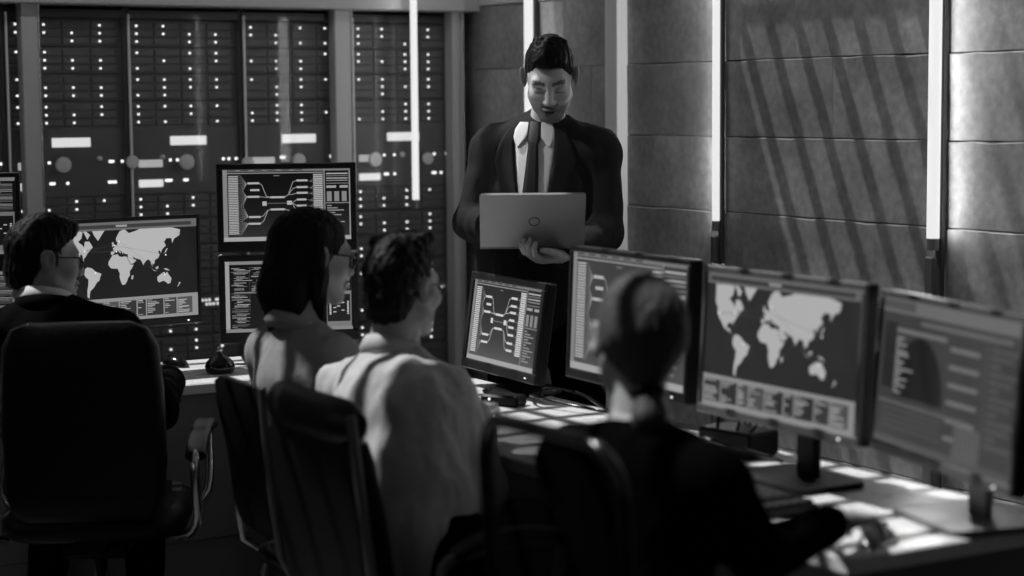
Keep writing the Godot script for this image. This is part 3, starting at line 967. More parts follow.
# ------------------------------------------------------------------ small things on the desks
func build_desk_things():
	# keyboard in front of the map monitor
	var t := thing("keyboard", "black keyboard on the right-hand desk in front of the hazy world map", "keyboard", Vector3(-1.665, 0.745, 4.02), deg_to_rad(-90))
	put("case", box_mesh(Vector3(0.44, 0.018, 0.14), 0.005, Vector3(0, 0.009, 0)), mats.black, t)
	var g := Geo.new()
	for r in 5:
		for k in 15:
			g.box(Vector3(-0.2 + 0.0285 * k, 0.0215, -0.05 + 0.025 * r), Vector3(0.024, 0.009, 0.021), 0.002)
	tag(put("keys", g.done(), mats.rubber, t), "", "", "", "stuff")
	mouse_shape(thing("mouse", "grey computer mouse under the ponytailed woman's hand, at the desk end", "mouse", Vector3(-1.690, 0.745, 4.525), deg_to_rad(112)), mats.silver)
	mouse_shape(thing("mouse", "small black computer mouse on the left desk beside the man in glasses", "mouse", Vector3(-1.90, 0.745, 1.37), deg_to_rad(200)), mats.black_gloss)
	# a black dome with a pointed tip
	t = thing("desk_bell", "glossy black dome with a pointed tip, alone on the white left desk", "ornament", Vector3(-1.835, 0.745, 1.59))
	g = Geo.new()
	g.lathe([Vector2(0.001, 0), Vector2(0.040, 0), Vector2(0.046, 0.008), Vector2(0.048, 0.020), Vector2(0.044, 0.034), Vector2(0.034, 0.045), Vector2(0.02, 0.054), Vector2(0.010, 0.061), Vector2(0.0075, 0.066), Vector2(0.006, 0.07), Vector2(0.001, 0.071)], 32)
	put("dome", g.done(), mats.black_gloss, t)
	g = Geo.new()
	g.lathe([Vector2(0.001, 0.066), Vector2(0.008, 0.068), Vector2(0.010, 0.075), Vector2(0.007, 0.082), Vector2(0.001, 0.084)], 14)
	put("tip", g.done(), mats.chrome, t)
	# box with cables behind the ponytail
	t = thing("network_box", "small black network box with cables under the map monitor's left corner", "router", Vector3(-1.33, 0.745, 3.62), deg_to_rad(-80))
	put("case", box_mesh(Vector3(0.17, 0.06, 0.11), 0.006, Vector3(0, 0.034, 0)), mats.black, t)
	for k in 4: put("foot", box_mesh(Vector3(0.015, 0.006, 0.015), 0.001, Vector3(0.07 * (1 if k & 1 else -1), 0.003, 0.04 * (1 if k & 2 else -1))), mats.rubber, t)
	for k in 3:
		g = Geo.new()
		var pts := []
		for i in 9:
			var u := i / 8.0
			pts.append(Vector3(0.05 - 0.05 * k + 0.03 * sin(u * 5 + k), 0.03 + 0.09 * sin(u * PI) * (1 + 0.4 * k) - 0.025 * u, 0.05 - 0.14 * u))
		g.tube(pts, 0.004, 6)
		put("cable", g.done(), mats.rubber, t)
	# cables between the two diagram monitors
	var way := [
		[Vector3(-1.30, 0.752, 2.63), Vector3(-1.36, 0.775, 2.72), Vector3(-1.33, 0.765, 2.86), Vector3(-1.28, 0.755, 2.98), Vector3(-1.31, 0.752, 3.12)],
		[Vector3(-1.27, 0.752, 2.62), Vector3(-1.29, 0.79, 2.69), Vector3(-1.25, 0.78, 2.80), Vector3(-1.26, 0.752, 2.98), Vector3(-1.25, 0.752, 3.2)],
		[Vector3(-1.46, 0.752, 3.55), Vector3(-1.47, 0.80, 3.64), Vector3(-1.42, 0.785, 3.75), Vector3(-1.33, 0.752, 3.79)]]
	var words := ["black cable looping over the desk between the two diagram monitors, the nearer one", "black cable along the desk's back edge between the two diagram monitors", "black cable arching beside the stand of the hazy map monitor"]
	for k in 3:
		var c := Curve3D.new()
		for p in way[k]: c.add_point(p)
		for i in range(1, way[k].size() - 1):
			var d: Vector3 = (way[k][i + 1] - way[k][i - 1]) * 0.18
			c.set_point_in(i, -d)
			c.set_point_out(i, d)
		g = Geo.new()
		g.tube(Array(c.tessellate_even_length(4, 0.02)), 0.0045, 8)
		tag(put("cable", g.done(), mats.black_gloss), words[k], "cable")
	# black box holding the corner monitor's plugs
	t = thing("power_brick", "small black power brick beside the round foot of the tilted corner monitor", "adapter", Vector3(-1.42, 0.745, 2.66), deg_to_rad(-60))
	put("case", box_mesh(Vector3(0.12, 0.032, 0.06), 0.006, Vector3(0, 0.016, 0)), mats.black, t)
	put("pilot_light", dome_mesh(0.004), mats.led, t, at(Vector3(-0.03, 0.02, 0.03)))

func mouse_shape(t: Node3D, m: Material):
	var g := Geo.new()
	var rings := []
	for i in 9:
		var u := i / 8.0
		var z := lerpf(-0.055, 0.055, u)
		var w := 0.031 * pow(sin(PI * clampf(u * 0.94 + 0.03, 0, 1)), 0.45)
		var hh := 0.036 * pow(sin(PI * clampf(u * 0.9 + 0.05, 0, 1)), 0.7)
		var ring := PackedVector3Array()
		for k in 16:
			var a := TAU * k / 16
			ring.append(Vector3(cos(a) * w, 0.001 + maxf(sin(a), -0.02) * hh, z))
		rings.append(ring)
	g.loft(rings)
	put("shell", g.done(), m, t)
	g = Geo.new()
	g.tube([Vector3(-0.004, 0.031, 0.026), Vector3(0.004, 0.031, 0.026)], 0.008, 12)
	put("wheel", g.done(), mats.rubber, t)

# ------------------------------------------------------------------ chairs (local +z is where the sitter looks)
func padded(w: Array, y: Array, z: Array, thick: Array, round_ := 0.35) -> ArrayMesh:
	# a cushion built of level outlines: widths, heights, offsets and thicknesses from the bottom up
	var g := Geo.new()
	var rings := []
	for i in w.size():
		var ring := PackedVector3Array()
		for p in rounded(w[i], thick[i], minf(w[i], thick[i]) * round_, 4):
			# the middle of a back is set a little behind its edges
			ring.append(Vector3(p.x, y[i], z[i] + p.y + 0.22 * p.x * p.x))
		rings.append(ring)
	g.loft(rings)
	return g.done()

func star_base(t: Node3D, seat_y: float, metal: Material):
	var g := Geo.new()
	g.lathe([Vector2(0.001, 0.08), Vector2(0.045, 0.08), Vector2(0.045, 0.13), Vector2(0.028, 0.14), Vector2(0.028, 0.26), Vector2(0.020, 0.265), Vector2(0.020, seat_y - 0.05), Vector2(0.001, seat_y - 0.05)], 18)
	put("gas_column", g.done(), metal, t)
	put("tilt_box", box_mesh(Vector3(0.18, 0.05, 0.22), 0.01, Vector3(0, seat_y - 0.065, 0)), mats.black, t)
	for k in 5:
		var a := TAU * k / 5 + 0.3
		var d := Vector3(sin(a), 0, cos(a))
		g = Geo.new()
		g.tube([d * 0.03 + Vector3(0, 0.105, 0), d * 0.16 + Vector3(0, 0.098, 0), d * 0.29 + Vector3(0, 0.075, 0)], [0.028, 0.024, 0.017], 10)
		put("base_arm", g.done(), metal, t)
		g = Geo.new()
		var side := d.cross(Vector3.UP)
		for s in [-1, 1]:
			g.lathe([Vector2(0.001, -0.009), Vector2(0.026, -0.009), Vector2(0.029, -0.005), Vector2(0.029, 0.005), Vector2(0.026, 0.009), Vector2(0.001, 0.009)], 16, Transform3D(Basis(d, side, d.cross(side)), d * 0.29 + Vector3(0, 0.029, 0) + side * 0.014 * s), false)
		put("caster", g.done(), mats.rubber, t)

func arm_loop(t: Node3D, s: float, x: float, y: float, z0: float, z1: float, seat_y: float, metal: Material, pad: Material):
	var g := Geo.new()
	var c := Curve3D.new()
	for p in [Vector3(s * (x - 0.06), seat_y - 0.03, z0 + 0.10), Vector3(s * x, seat_y + 0.02, z0 + 0.02), Vector3(s * x, y - 0.06, z0 - 0.02), Vector3(s * x, y - 0.02, z0 + 0.06), Vector3(s * x, y - 0.02, z1 - 0.05), Vector3(s * x, y - 0.07, z1), Vector3(s * x, seat_y + 0.03, z1 - 0.10), Vector3(s * (x - 0.06), seat_y - 0.03, z1 - 0.13)]:
		c.add_point(p, Vector3.ZERO, Vector3.ZERO)
	var pts := []
	var n := c.point_count
	for i in n - 1:
		for k in 5:
			var a := c.get_point_position(maxi(i - 1, 0))
			var b := c.get_point_position(i)
			var d := c.get_point_position(i + 1)
			var e := c.get_point_position(mini(i + 2, n - 1))
			pts.append(b.cubic_interpolate(d, a, e, k / 5.0))
	pts.append(c.get_point_position(n - 1))
	g.tube(pts, 0.013, 10)
	var arm := put("armrest", g.done(), metal, t)
	g = Geo.new()
	var rings := []
	for i in 9:
		var u := i / 8.0
		var ring := PackedVector3Array()
		for p in rounded(0.056, 0.032 * (0.75 + 0.25 * sin(u * PI)), 0.012, 3):
			ring.append(Vector3(s * x + p.x, y + 0.004 + p.y - 0.03 * pow(absf(u - 0.5) * 2.0, 3.0), lerpf(z0 + 0.01, z1 - 0.01, u)))
		rings.append(ring)
	g.loft(rings)
	put("arm_pad", g.done(), pad, arm)

func build_chairs():
	# the big black chair of the man at the left
	var t := thing("office_chair", "big black office chair with a tall flat back, under the man in a black jacket", "chair", Vector3(-2.425, 0, 2.125), atan2(0.44, -0.9), "office chairs")
	put("backrest", padded([0.33, 0.39, 0.42, 0.43, 0.425, 0.405, 0.355, 0.27], [0.49, 0.51, 0.56, 0.7, 0.85, 0.965, 1.012, 1.03], [-0.245, -0.25, -0.255, -0.265, -0.28, -0.295, -0.30, -0.302], [0.05, 0.075, 0.085, 0.085, 0.08, 0.07, 0.06, 0.035]), mats.leather, t)
	put("seat", padded([0.46, 0.50, 0.50, 0.44], [0.42, 0.435, 0.48, 0.50], [0.02, 0.02, 0.02, 0.02], [0.46, 0.50, 0.50, 0.44], 0.2), mats.leather, t)
	put("back_frame", box_mesh(Vector3(0.10, 0.36, 0.02), 0.006, Vector3(0, 0.56, -0.20)), mats.black, t)
	for s in [-1, 1]: arm_loop(t, s, 0.29, 0.685, -0.26, 0.27, 0.45, mats.chrome, mats.leather)
	star_base(t, 0.44, mats.chrome)
	# the visitor chair of the woman with glasses
	t = thing("visitor_chair", "thin-backed black chair on chrome tube legs under the long-haired woman", "chair", Vector3(-2.06, 0, 2.95), atan2(0.99, 0.06))
	put("backrest", padded([0.30, 0.38, 0.42, 0.43, 0.42, 0.38, 0.28], [0.53, 0.55, 0.60, 0.72, 0.84, 0.90, 0.92], [-0.215, -0.215, -0.22, -0.235, -0.26, -0.272, -0.275], [0.016, 0.026, 0.03, 0.03, 0.03, 0.026, 0.016]), mats.black, t)
	put("seat", padded([0.38, 0.43, 0.43, 0.38], [0.435, 0.442, 0.465, 0.475], [0.02, 0.02, 0.02, 0.02], [0.38, 0.43, 0.43, 0.38], 0.25), mats.leather, t)
	for s in [-1, 1]:
		var g := Geo.new()
		g.tube([Vector3(s * 0.205, 0.70, -0.225), Vector3(s * 0.205, 0.58, -0.215), Vector3(s * 0.205, 0.48, -0.20), Vector3(s * 0.205, 0.44, -0.15), Vector3(s * 0.205, 0.43, -0.05), Vector3(s * 0.205, 0.43, 0.19)], 0.011, 10)
		put("side_tube", g.done(), mats.chrome, t)
		g = Geo.new()
		g.tube([Vector3(s * 0.205, 0.425, -0.14), Vector3(s * 0.225, 0.0, -0.24)], 0.011, 10)
		put("leg", g.done(), mats.chrome, t)
		g = Geo.new()
		g.tube([Vector3(s * 0.205, 0.425, 0.17), Vector3(s * 0.225, 0.0, 0.24)], 0.011, 10)
		put("leg", g.done(), mats.chrome, t)
	# the leather chair of the man in the white shirt
	t = thing("office_chair", "black leather office chair with a rolled headrest, behind the man in the pale shirt", "chair", Vector3(-2.10, 0, 3.49), atan2(1.0, 0.02), "office chairs")
	put("backrest", padded([0.40, 0.45, 0.47, 0.47, 0.46, 0.44], [0.46, 0.48, 0.56, 0.72, 0.84, 0.885], [-0.235, -0.24, -0.25, -0.27, -0.29, -0.295], [0.05, 0.07, 0.075, 0.07, 0.065, 0.05]), mats.leather, t)
	var g := Geo.new()
	var rings := []
	for i in 13:
		var u := i / 12.0
		var x := lerpf(-0.225, 0.225, u)
		var r := 0.038 * pow(clampf(sin(PI * clampf(u, 0.02, 0.98)) * 3.0, 0.0, 1.0), 0.4)
		var ring := PackedVector3Array()
		for k in 16:
			var a := TAU * k / 16
			ring.append(Vector3(x, 0.925 + sin(a) * r * 1.35, -0.30 + cos(a) * r + 0.22 * x * x))
		rings.append(ring)
	g.loft(rings)
	put("headrest", g.done(), mats.leather, t)
	put("seat", padded([0.46, 0.50, 0.50, 0.44], [0.42, 0.435, 0.48, 0.505], [0.02, 0.02, 0.02, 0.02], [0.46, 0.50, 0.50, 0.44], 0.2), mats.leather, t)
	for s in [-1, 1]:
		g = Geo.new()
		g.tube([Vector3(s * 0.238, 0.95, -0.315), Vector3(s * 0.246, 0.84, -0.305), Vector3(s * 0.25, 0.7, -0.29), Vector3(s * 0.25, 0.55, -0.27), Vector3(s * 0.25, 0.45, -0.22), Vector3(s * 0.25, 0.42, -0.05)], 0.011, 10)
		put("side_tube", g.done(), mats.channel_front, t)
		arm_loop(t, s, 0.30, 0.665, -0.12, 0.20, 0.45, mats.channel_front, mats.leather)
	star_base(t, 0.44, mats.chrome)
	# the net-backed chair of the woman with the ponytail
	t = thing("office_chair", "black office chair with a see-through net back, holding the woman with a ponytail", "chair", Vector3(-2.2, 0, 4.56), PI / 2, "office chairs")
	g = Geo.new()
	var loop := []
	for p in rounded(0.44, 0.54, 0.09, 6):
		loop.append(Vector3(p.x, 0.775 + p.y, -0.245 - 0.06 * (p.y + 0.27) + 0.35 * p.x * p.x))
	g.tube(loop, 0.013, 10, true)
	put("back_frame", g.done(), mats.black_gloss, t)
	g = Geo.new()
	rings = []
	for i in 9:
		var y := lerpf(-0.265, 0.265, i / 8.0)
		var half := 0.215
		if absf(y) > 0.18: half -= 0.085 * (1.0 - sqrt(1.0 - pow((absf(y) - 0.18) / 0.0901, 2.0)))
		var ring := PackedVector3Array()
		for k in 9:
			var x := lerpf(-half, half, k / 8.0)
			ring.append(Vector3(x, 0.775 + y, -0.245 - 0.06 * (y + 0.27) + 0.35 * x * x))
		for k in 9:
			var x := lerpf(half, -half, k / 8.0)
			ring.append(Vector3(x, 0.775 + y, -0.2485 - 0.06 * (y + 0.27) + 0.35 * x * x))
		rings.append(ring)
	g.loft(rings)
	put("back_net", g.done(), mats.net, t)
	put("lumbar_bar", box_mesh(Vector3(0.40, 0.05, 0.016), 0.006, Vector3(0, 0.66, -0.285)), mats.black, t)
	put("back_spine", box_mesh(Vector3(0.06, 0.30, 0.025), 0.008, Vector3(0, 0.53, -0.295)), mats.black, t)
	put("seat", padded([0.46, 0.49, 0.49, 0.44], [0.42, 0.435, 0.475, 0.495], [0.02, 0.02, 0.02, 0.02], [0.46, 0.49, 0.49, 0.44], 0.2), mats.mesh_cloth, t)
	star_base(t, 0.44, mats.black)

# ------------------------------------------------------------------ smooth bodies
class Soup:
	var v := PackedVector3Array()
	var n := PackedVector3Array()
	var c := PackedColorArray()
	var i := PackedInt32Array()
	func mesh() -> ArrayMesh:
		var a := []
		a.resize(Mesh.ARRAY_MAX)
		a[Mesh.ARRAY_VERTEX] = v
		a[Mesh.ARRAY_NORMAL] = n
		a[Mesh.ARRAY_COLOR] = c
		a[Mesh.ARRAY_INDEX] = i
		var m := ArrayMesh.new()
		m.add_surface_from_arrays(Mesh.PRIMITIVE_TRIANGLES, a)
		return m

# Tapered bars and ellipsoids joined by a smooth minimum on a grid, meshed as surface nets.
class Blob:
	var prims := []
	var cell := 0.012
	var o := Vector3.ZERO
	var nx := 0
	var ny := 0
	var nz := 0
	var f := PackedFloat32Array()
	var noise: FastNoiseLite
	var amp := 0.0
	var nscale := Vector3.ONE

	func cap(a: Vector3, b: Vector3, ra: float, rb: float, k := 0.02, flat := Vector3.ZERO, s := 1.0, sub := false):
		prims.append([0, a, b, ra, rb, k, flat.normalized(), s, sub])
	func ell(p: Vector3, r: Vector3, k := 0.02, b := Basis.IDENTITY, sub := false):
		prims.append([1, p, r, b, 0, k, Vector3.ZERO, 1.0, sub])
	func cut(p: Vector3, r: Vector3, k := 0.01, b := Basis.IDENTITY):
		ell(p, r, k, b, true)
	func wrinkle(amount: float, scale: Vector3, sd := 1):
		noise = FastNoiseLite.new()
		noise.noise_type = FastNoiseLite.TYPE_SIMPLEX_SMOOTH
		noise.frequency = 1.0
		noise.fractal_octaves = 2
		noise.seed = sd
		amp = amount
		nscale = scale
	func reach(p: Array) -> AABB:
		if p[0] == 0:
			var r: float = maxf(p[3], p[4])
			var lo := Vector3(minf(p[1].x, p[2].x), minf(p[1].y, p[2].y), minf(p[1].z, p[2].z)) - Vector3.ONE * r
			var hi := Vector3(maxf(p[1].x, p[2].x), maxf(p[1].y, p[2].y), maxf(p[1].z, p[2].z)) + Vector3.ONE * r
			return AABB(lo, hi - lo)
		var b: Basis = p[3]
		var r3: Vector3 = p[2]
		var e := Vector3.ZERO
		for k in 3:
			var w := b[k] * r3[k]
			e += Vector3(w.x * w.x, w.y * w.y, w.z * w.z)
		e = Vector3(sqrt(e.x), sqrt(e.y), sqrt(e.z))
		return AABB(p[1] - e, e * 2.0)
	func fill(size: float):
		cell = size
		var all := AABB()
		var first := true
		for p in prims:
			if p[8]: continue
			all = reach(p) if first else all.merge(reach(p))
			first = false
		all = all.grow(cell * 3.0 + amp)
		o = all.position
		nx = int(all.size.x / cell) + 2
		ny = int(all.size.y / cell) + 2
		nz = int(all.size.z / cell) + 2
		f.resize(nx * ny * nz)
		f.fill(0.5)
		for p in prims:
			var k: float = p[5]
			var box := reach(p).grow(k + cell * 2.0 + amp)
			var x0 := clampi(int((box.position.x - o.x) / cell), 0, nx - 1)
			var x1 := clampi(int((box.end.x - o.x) / cell) + 1, 0, nx - 1)
			var y0 := clampi(int((box.position.y - o.y) / cell), 0, ny - 1)
			var y1 := clampi(int((box.end.y - o.y) / cell) + 1, 0, ny - 1)
			var z0 := clampi(int((box.position.z - o.z) / cell), 0, nz - 1)
			var z1 := clampi(int((box.end.z - o.z) / cell) + 1, 0, nz - 1)
			var sub: bool = p[8]
			var bar: bool = p[0] == 0
			var a: Vector3 = p[1]
			var ba := Vector3.ZERO
			var ra := 0.0
			var dr := 0.0
			var fl: Vector3 = p[6]
			var st: float = 1.0 / float(p[7]) - 1.0
			var shrink: float = 0.5 + 0.5 * float(p[7])
			var r1 := Vector3.ONE
			var inv := Basis.IDENTITY
			var bb := 1.0
			if bar:
				ba = p[2] - a
				ra = p[3]
				dr = p[4] - ra
				ba += fl * (ba.dot(fl) * st)
				bb = maxf(ba.dot(ba), 1e-9)
			else:
				r1 = Vector3.ONE / p[2]
				inv = p[3].transposed()
			for z in range(z0, z1 + 1):
				for y in range(y0, y1 + 1):
					var at0 := (z * ny + y) * nx
					var q := Vector3(o.x + x0 * cell, o.y + y * cell, o.z + z * cell) - a
					for x in range(x0, x1 + 1):
						var d := 0.0
						if bar:
							var pa := q
							if st != 0.0: pa += fl * (pa.dot(fl) * st)
							var h := clampf(pa.dot(ba) / bb, 0.0, 1.0)
							d = ((pa - ba * h).length() - ra - dr * h)
							if st != 0.0: d *= shrink
						else:
							var s := (inv * q) * r1
							var k0 := s.length()
							d = k0 * (k0 - 1.0) / maxf((s * r1).length(), 1e-6)
						q.x += cell
						var was := f[at0 + x]
						if sub:
							d = -d
							var h2 := maxf(k - absf(was - d), 0.0) / k
							f[at0 + x] = maxf(was, d) + h2 * h2 * k * 0.25
						else:
							var h2 := maxf(k - absf(was - d), 0.0) / k
							f[at0 + x] = minf(was, d) - h2 * h2 * k * 0.25
		if amp > 0.0:
			for z in nz:
				for y in ny:
					var at0 := (z * ny + y) * nx
					for x in nx:
						if absf(f[at0 + x]) < amp * 2.0 + cell * 1.5:
							f[at0 + x] -= amp * noise.get_noise_3dv(Vector3(o.x + x * cell, o.y + y * cell, o.z + z * cell) * nscale)
	func val(p: Vector3) -> float:
		var q := (p - o) / cell
		var x := clampi(int(q.x), 0, nx - 2)
		var y := clampi(int(q.y), 0, ny - 2)
		var z := clampi(int(q.z), 0, nz - 2)
		var u := Vector3(clampf(q.x - x, 0, 1), clampf(q.y - y, 0, 1), clampf(q.z - z, 0, 1))
		var i := (z * ny + y) * nx + x
		var sy := nx
		var sz := nx * ny
		var a := lerpf(lerpf(f[i], f[i + 1], u.x), lerpf(f[i + sy], f[i + sy + 1], u.x), u.y)
		var b := lerpf(lerpf(f[i + sz], f[i + sz + 1], u.x), lerpf(f[i + sz + sy], f[i + sz + sy + 1], u.x), u.y)
		return lerpf(a, b, u.z)
	# the first point of the surface met from p along d
	func hit(p: Vector3, d: Vector3, far := 0.6) -> Vector3:
		var t := 0.0
		while t < far:
			var q := p + d * t
			if q.x > o.x and q.y > o.y and q.z > o.z and val(q) < 0.0:
				var lo := t - 0.004
				var hi := t
				for k in 6:
					var m := (lo + hi) / 2
					if val(p + d * m) < 0.0: hi = m
					else: lo = m
				return p + d * lo
			t += 0.004
		return p + d * far
	func emit(out: Soup, t: Transform3D, tint):
		var total := nx * ny * nz
		var mask := PackedByteArray()
		mask.resize(total)
		for i in total:
			if f[i] < 0.0: mask[i] = 1
		var ids := PackedInt32Array()
		ids.resize(total)
		ids.fill(-1)
		var sy := nx
		var sz := nx * ny
		var off := [0, 1, sy, sy + 1, sz, sz + 1, sz + sy, sz + sy + 1]
		var pairs := [[0, 1], [2, 3], [4, 5], [6, 7], [0, 2], [1, 3], [4, 6], [5, 7], [0, 4], [1, 5], [2, 6], [3, 7]]
		var corner := []
		for k in 8: corner.append(Vector3(k & 1, (k >> 1) & 1, (k >> 2) & 1))
		var whole: bool = tint is Color
		var count := out.v.size()
		var nb := t.basis.orthonormalized()
		for z in nz - 1:
			for y in ny - 1:
				var row := z * sz + y * sy
				var sum := 0
				var lo := nx
				var hi := -1
				for w in [0, sy, sz, sz + sy]:
					var a: int = mask.find(1, row + w)
					if a < 0 or a >= row + w + nx: continue
					lo = mini(lo, a - row - w)
					hi = maxi(hi, mask.rfind(1, row + w + nx - 1) - row - w)
				if hi < 0: continue
				for x in range(maxi(lo - 1, 0), mini(hi + 1, nx - 2) + 1):
					var i := row + x
					var m := mask[i] + mask[i + 1] + mask[i + sy] + mask[i + sy + 1] + mask[i + sz] + mask[i + sz + 1] + mask[i + sz + sy] + mask[i + sz + sy + 1]
					if m == 0 or m == 8: continue
					var p := Vector3.ZERO
					var k := 0
					for e in pairs:
						var fa := f[i + off[e[0]]]
						var fb := f[i + off[e[1]]]
						if (fa < 0.0) != (fb < 0.0):
							p += corner[e[0]].lerp(corner[e[1]], fa / (fa - fb))
							k += 1
					p = p / k
					var g := Vector3(f[i + 1] - f[i] + f[i + sy + 1] - f[i + sy] + f[i + sz + 1] - f[i + sz] + f[i + sz + sy + 1] - f[i + sz + sy],
						f[i + sy] - f[i] + f[i + sy + 1] - f[i + 1] + f[i + sz + sy] - f[i + sz] + f[i + sz + sy + 1] - f[i + sz + 1],
						f[i + sz] - f[i] + f[i + sz + 1] - f[i + 1] + f[i + sz + sy] - f[i + sy] + f[i + sz + sy + 1] - f[i + sy + 1])
					var local := o + (Vector3(x, y, z) + p) * cell
					ids[i] = out.v.size()
					out.v.append(t * local)
					out.n.append((nb * g).normalized())
					out.c.append(tint if whole else tint.call(local))
					if y > 0 and z > 0 and mask[i] != mask[i + 1]:
						quad(out, ids[i - sy - sz], ids[i - sz], ids[i], ids[i - sy], mask[i] == 1)
					if x > 0 and z > 0 and mask[i] != mask[i + sy]:
						quad(out, ids[i - 1 - sz], ids[i - 1], ids[i], ids[i - sz], mask[i] == 1)
					if x > 0 and y > 0 and mask[i] != mask[i + sz]:
						quad(out, ids[i - 1 - sy], ids[i - sy], ids[i], ids[i - 1], mask[i] == 1)
	func quad(out: Soup, a: int, b: int, c: int, d: int, flip: bool):
		if a < 0 or b < 0 or c < 0 or d < 0: return
		if flip: out.i.append_array([a, c, b, a, d, c])
		else: out.i.append_array([a, b, c, a, c, d])

func blob_mesh(b: Blob, size: float) -> ArrayMesh:
	b.fill(size)
	var s := Soup.new()
	b.emit(s, Transform3D.IDENTITY, Color.WHITE)
	return s.mesh()

func facing(p: Vector3, fwd: Vector3, up := Vector3.UP) -> Transform3D:
	var z := fwd.normalized()
	var x := up.cross(z).normalized()
	return Transform3D(Basis(x, z.cross(x), z), p)

# ------------------------------------------------------------------ heads and hands
# Head axes: origin between the ears, y up, z out of the face, x to the person's left.
func head_shape(out: Soup, t: Transform3D, who: Dictionary):
	var b := Blob.new()
	var w: float = who.get("slim", 1.0)
	b.ell(Vector3(0, 0.030, -0.014), Vector3(0.075, 0.088, 0.094), 0.02)
	b.ell(Vector3(0, -0.030, 0.028), Vector3(0.062 * w, 0.085, 0.062), 0.03)
	for s in [-1, 1]:
		b.cap(Vector3(s * 0.052 * w, -0.055, 0.008), Vector3(s * 0.018, -0.098, 0.066), 0.020, 0.016, 0.03)
		b.ell(Vector3(s * 0.045 * w, -0.024, 0.058), Vector3(0.022, 0.018, 0.024), 0.025)
	b.ell(Vector3(0, -0.100, 0.072), Vector3(0.022 * w, 0.016, 0.016), 0.02)
	b.cap(Vector3(-0.036, 0.022, 0.072), Vector3(0.036, 0.022, 0.072), 0.014, 0.014, 0.02)
	for s in [-1, 1]:
		b.cut(Vector3(s * 0.031, 0.002, 0.100), Vector3(0.020, 0.012, 0.020), 0.016)
		b.ell(Vector3(s * 0.031, -0.001, 0.072), Vector3(0.0145, 0.0125, 0.0125), 0.004)
	b.cap(Vector3(0, 0.014, 0.084), Vector3(0, -0.032, 0.104), 0.008, 0.011, 0.012)
	for s in [-1, 1]:
		b.ell(Vector3(s * 0.010, -0.038, 0.094), Vector3(0.009, 0.008, 0.011), 0.006)
		b.cut(Vector3(s * 0.007, -0.046, 0.098), Vector3(0.0035, 0.004, 0.006), 0.003)
	b.ell(Vector3(0, -0.063, 0.086), Vector3(0.025, 0.008, 0.013), 0.006)
	b.ell(Vector3(0, -0.076, 0.084), Vector3(0.020, 0.0085, 0.013), 0.006)
	b.cap(Vector3(-0.024, -0.070, 0.092), Vector3(0.024, -0.070, 0.092), 0.0022, 0.0022, 0.005, Vector3.ZERO, 1.0, true)
	for s in [-1, 1]:
		var e := Basis(Vector3.BACK, -s * 0.12) * Basis(Vector3.UP, s * 0.45)
		b.ell(Vector3(s * 0.082, 0.000, -0.010), Vector3(0.008, 0.034, 0.021), 0.006, e)
		b.cut(Vector3(s * 0.092, 0.004, -0.005), Vector3(0.007, 0.020, 0.011), 0.006, e)
	b.cap(Vector3(0, -0.050, -0.025), Vector3(0, -0.165, -0.045), 0.052 * w, 0.056 * w, 0.03)
	b.fill(0.0036)
	var tone: float = who.get("tone", 0.42)
	var beard: float = who.get("beard", 0.0)
	var brow: float = who.get("brow", 0.35)
	var scalp: float = who.get("scalp", -1.0)
	var paint := func(p: Vector3) -> Color:
		var c := tone
		var ax := absf(p.x)
		# eyebrows
		var by := 0.021 + 0.006 * sin(clampf((ax - 0.012) / 0.036, 0, 1) * PI * 0.7)
		if p.z > 0.045 and ax > 0.011 and ax < 0.050 and absf(p.y - by) < 0.0065: c *= brow
		# lash line
		if p.z > 0.06 and ax > 0.018 and ax < 0.044 and absf(p.y + 0.0075) < 0.0022: c *= 0.35
		if p.z > 0.07 and ax < 0.026 and absf(p.y + 0.069) < 0.013: c *= 0.72
		if p.z > 0.078 and ax < 0.025 and absf(p.y + 0.0698) < 0.0022: c *= 0.35
		if beard > 0.0:
			var low := smoothstep(-0.045, -0.07, p.y) * smoothstep(-0.03, 0.02, p.z)
			if ax < 0.028 and p.y > -0.062 and p.y < -0.046 and p.z > 0.07: low = maxf(low, 0.9)
			low *= smoothstep(0.0, -0.02, p.y - 0.0) * smoothstep(-0.135, -0.115, p.y)
			c *= 1.0 - beard * low
		if scalp >= 0.0:
			# close-cropped hair: above the brow line in front, above the ears at the sides, down to the nape behind
			var edge := lerpf(0.060, 0.010, smoothstep(0.040, 0.012, p.z)) if p.z > 0.012 else lerpf(0.012, -0.062, smoothstep(0.0, -0.05, p.z))
			if p.z > 0.0 and p.z < 0.022 and ax > 0.06: edge = minf(edge, -0.018)
			var in_ear := 1.0 if ax > 0.0745 and p.y < 0.036 and p.z > -0.036 else 0.0
			c = lerpf(c, scalp, smoothstep(edge - 0.004, edge + 0.010, p.y) * (1.0 - in_ear))
		return Color(c, c, c)
	b.emit(out, t, paint)

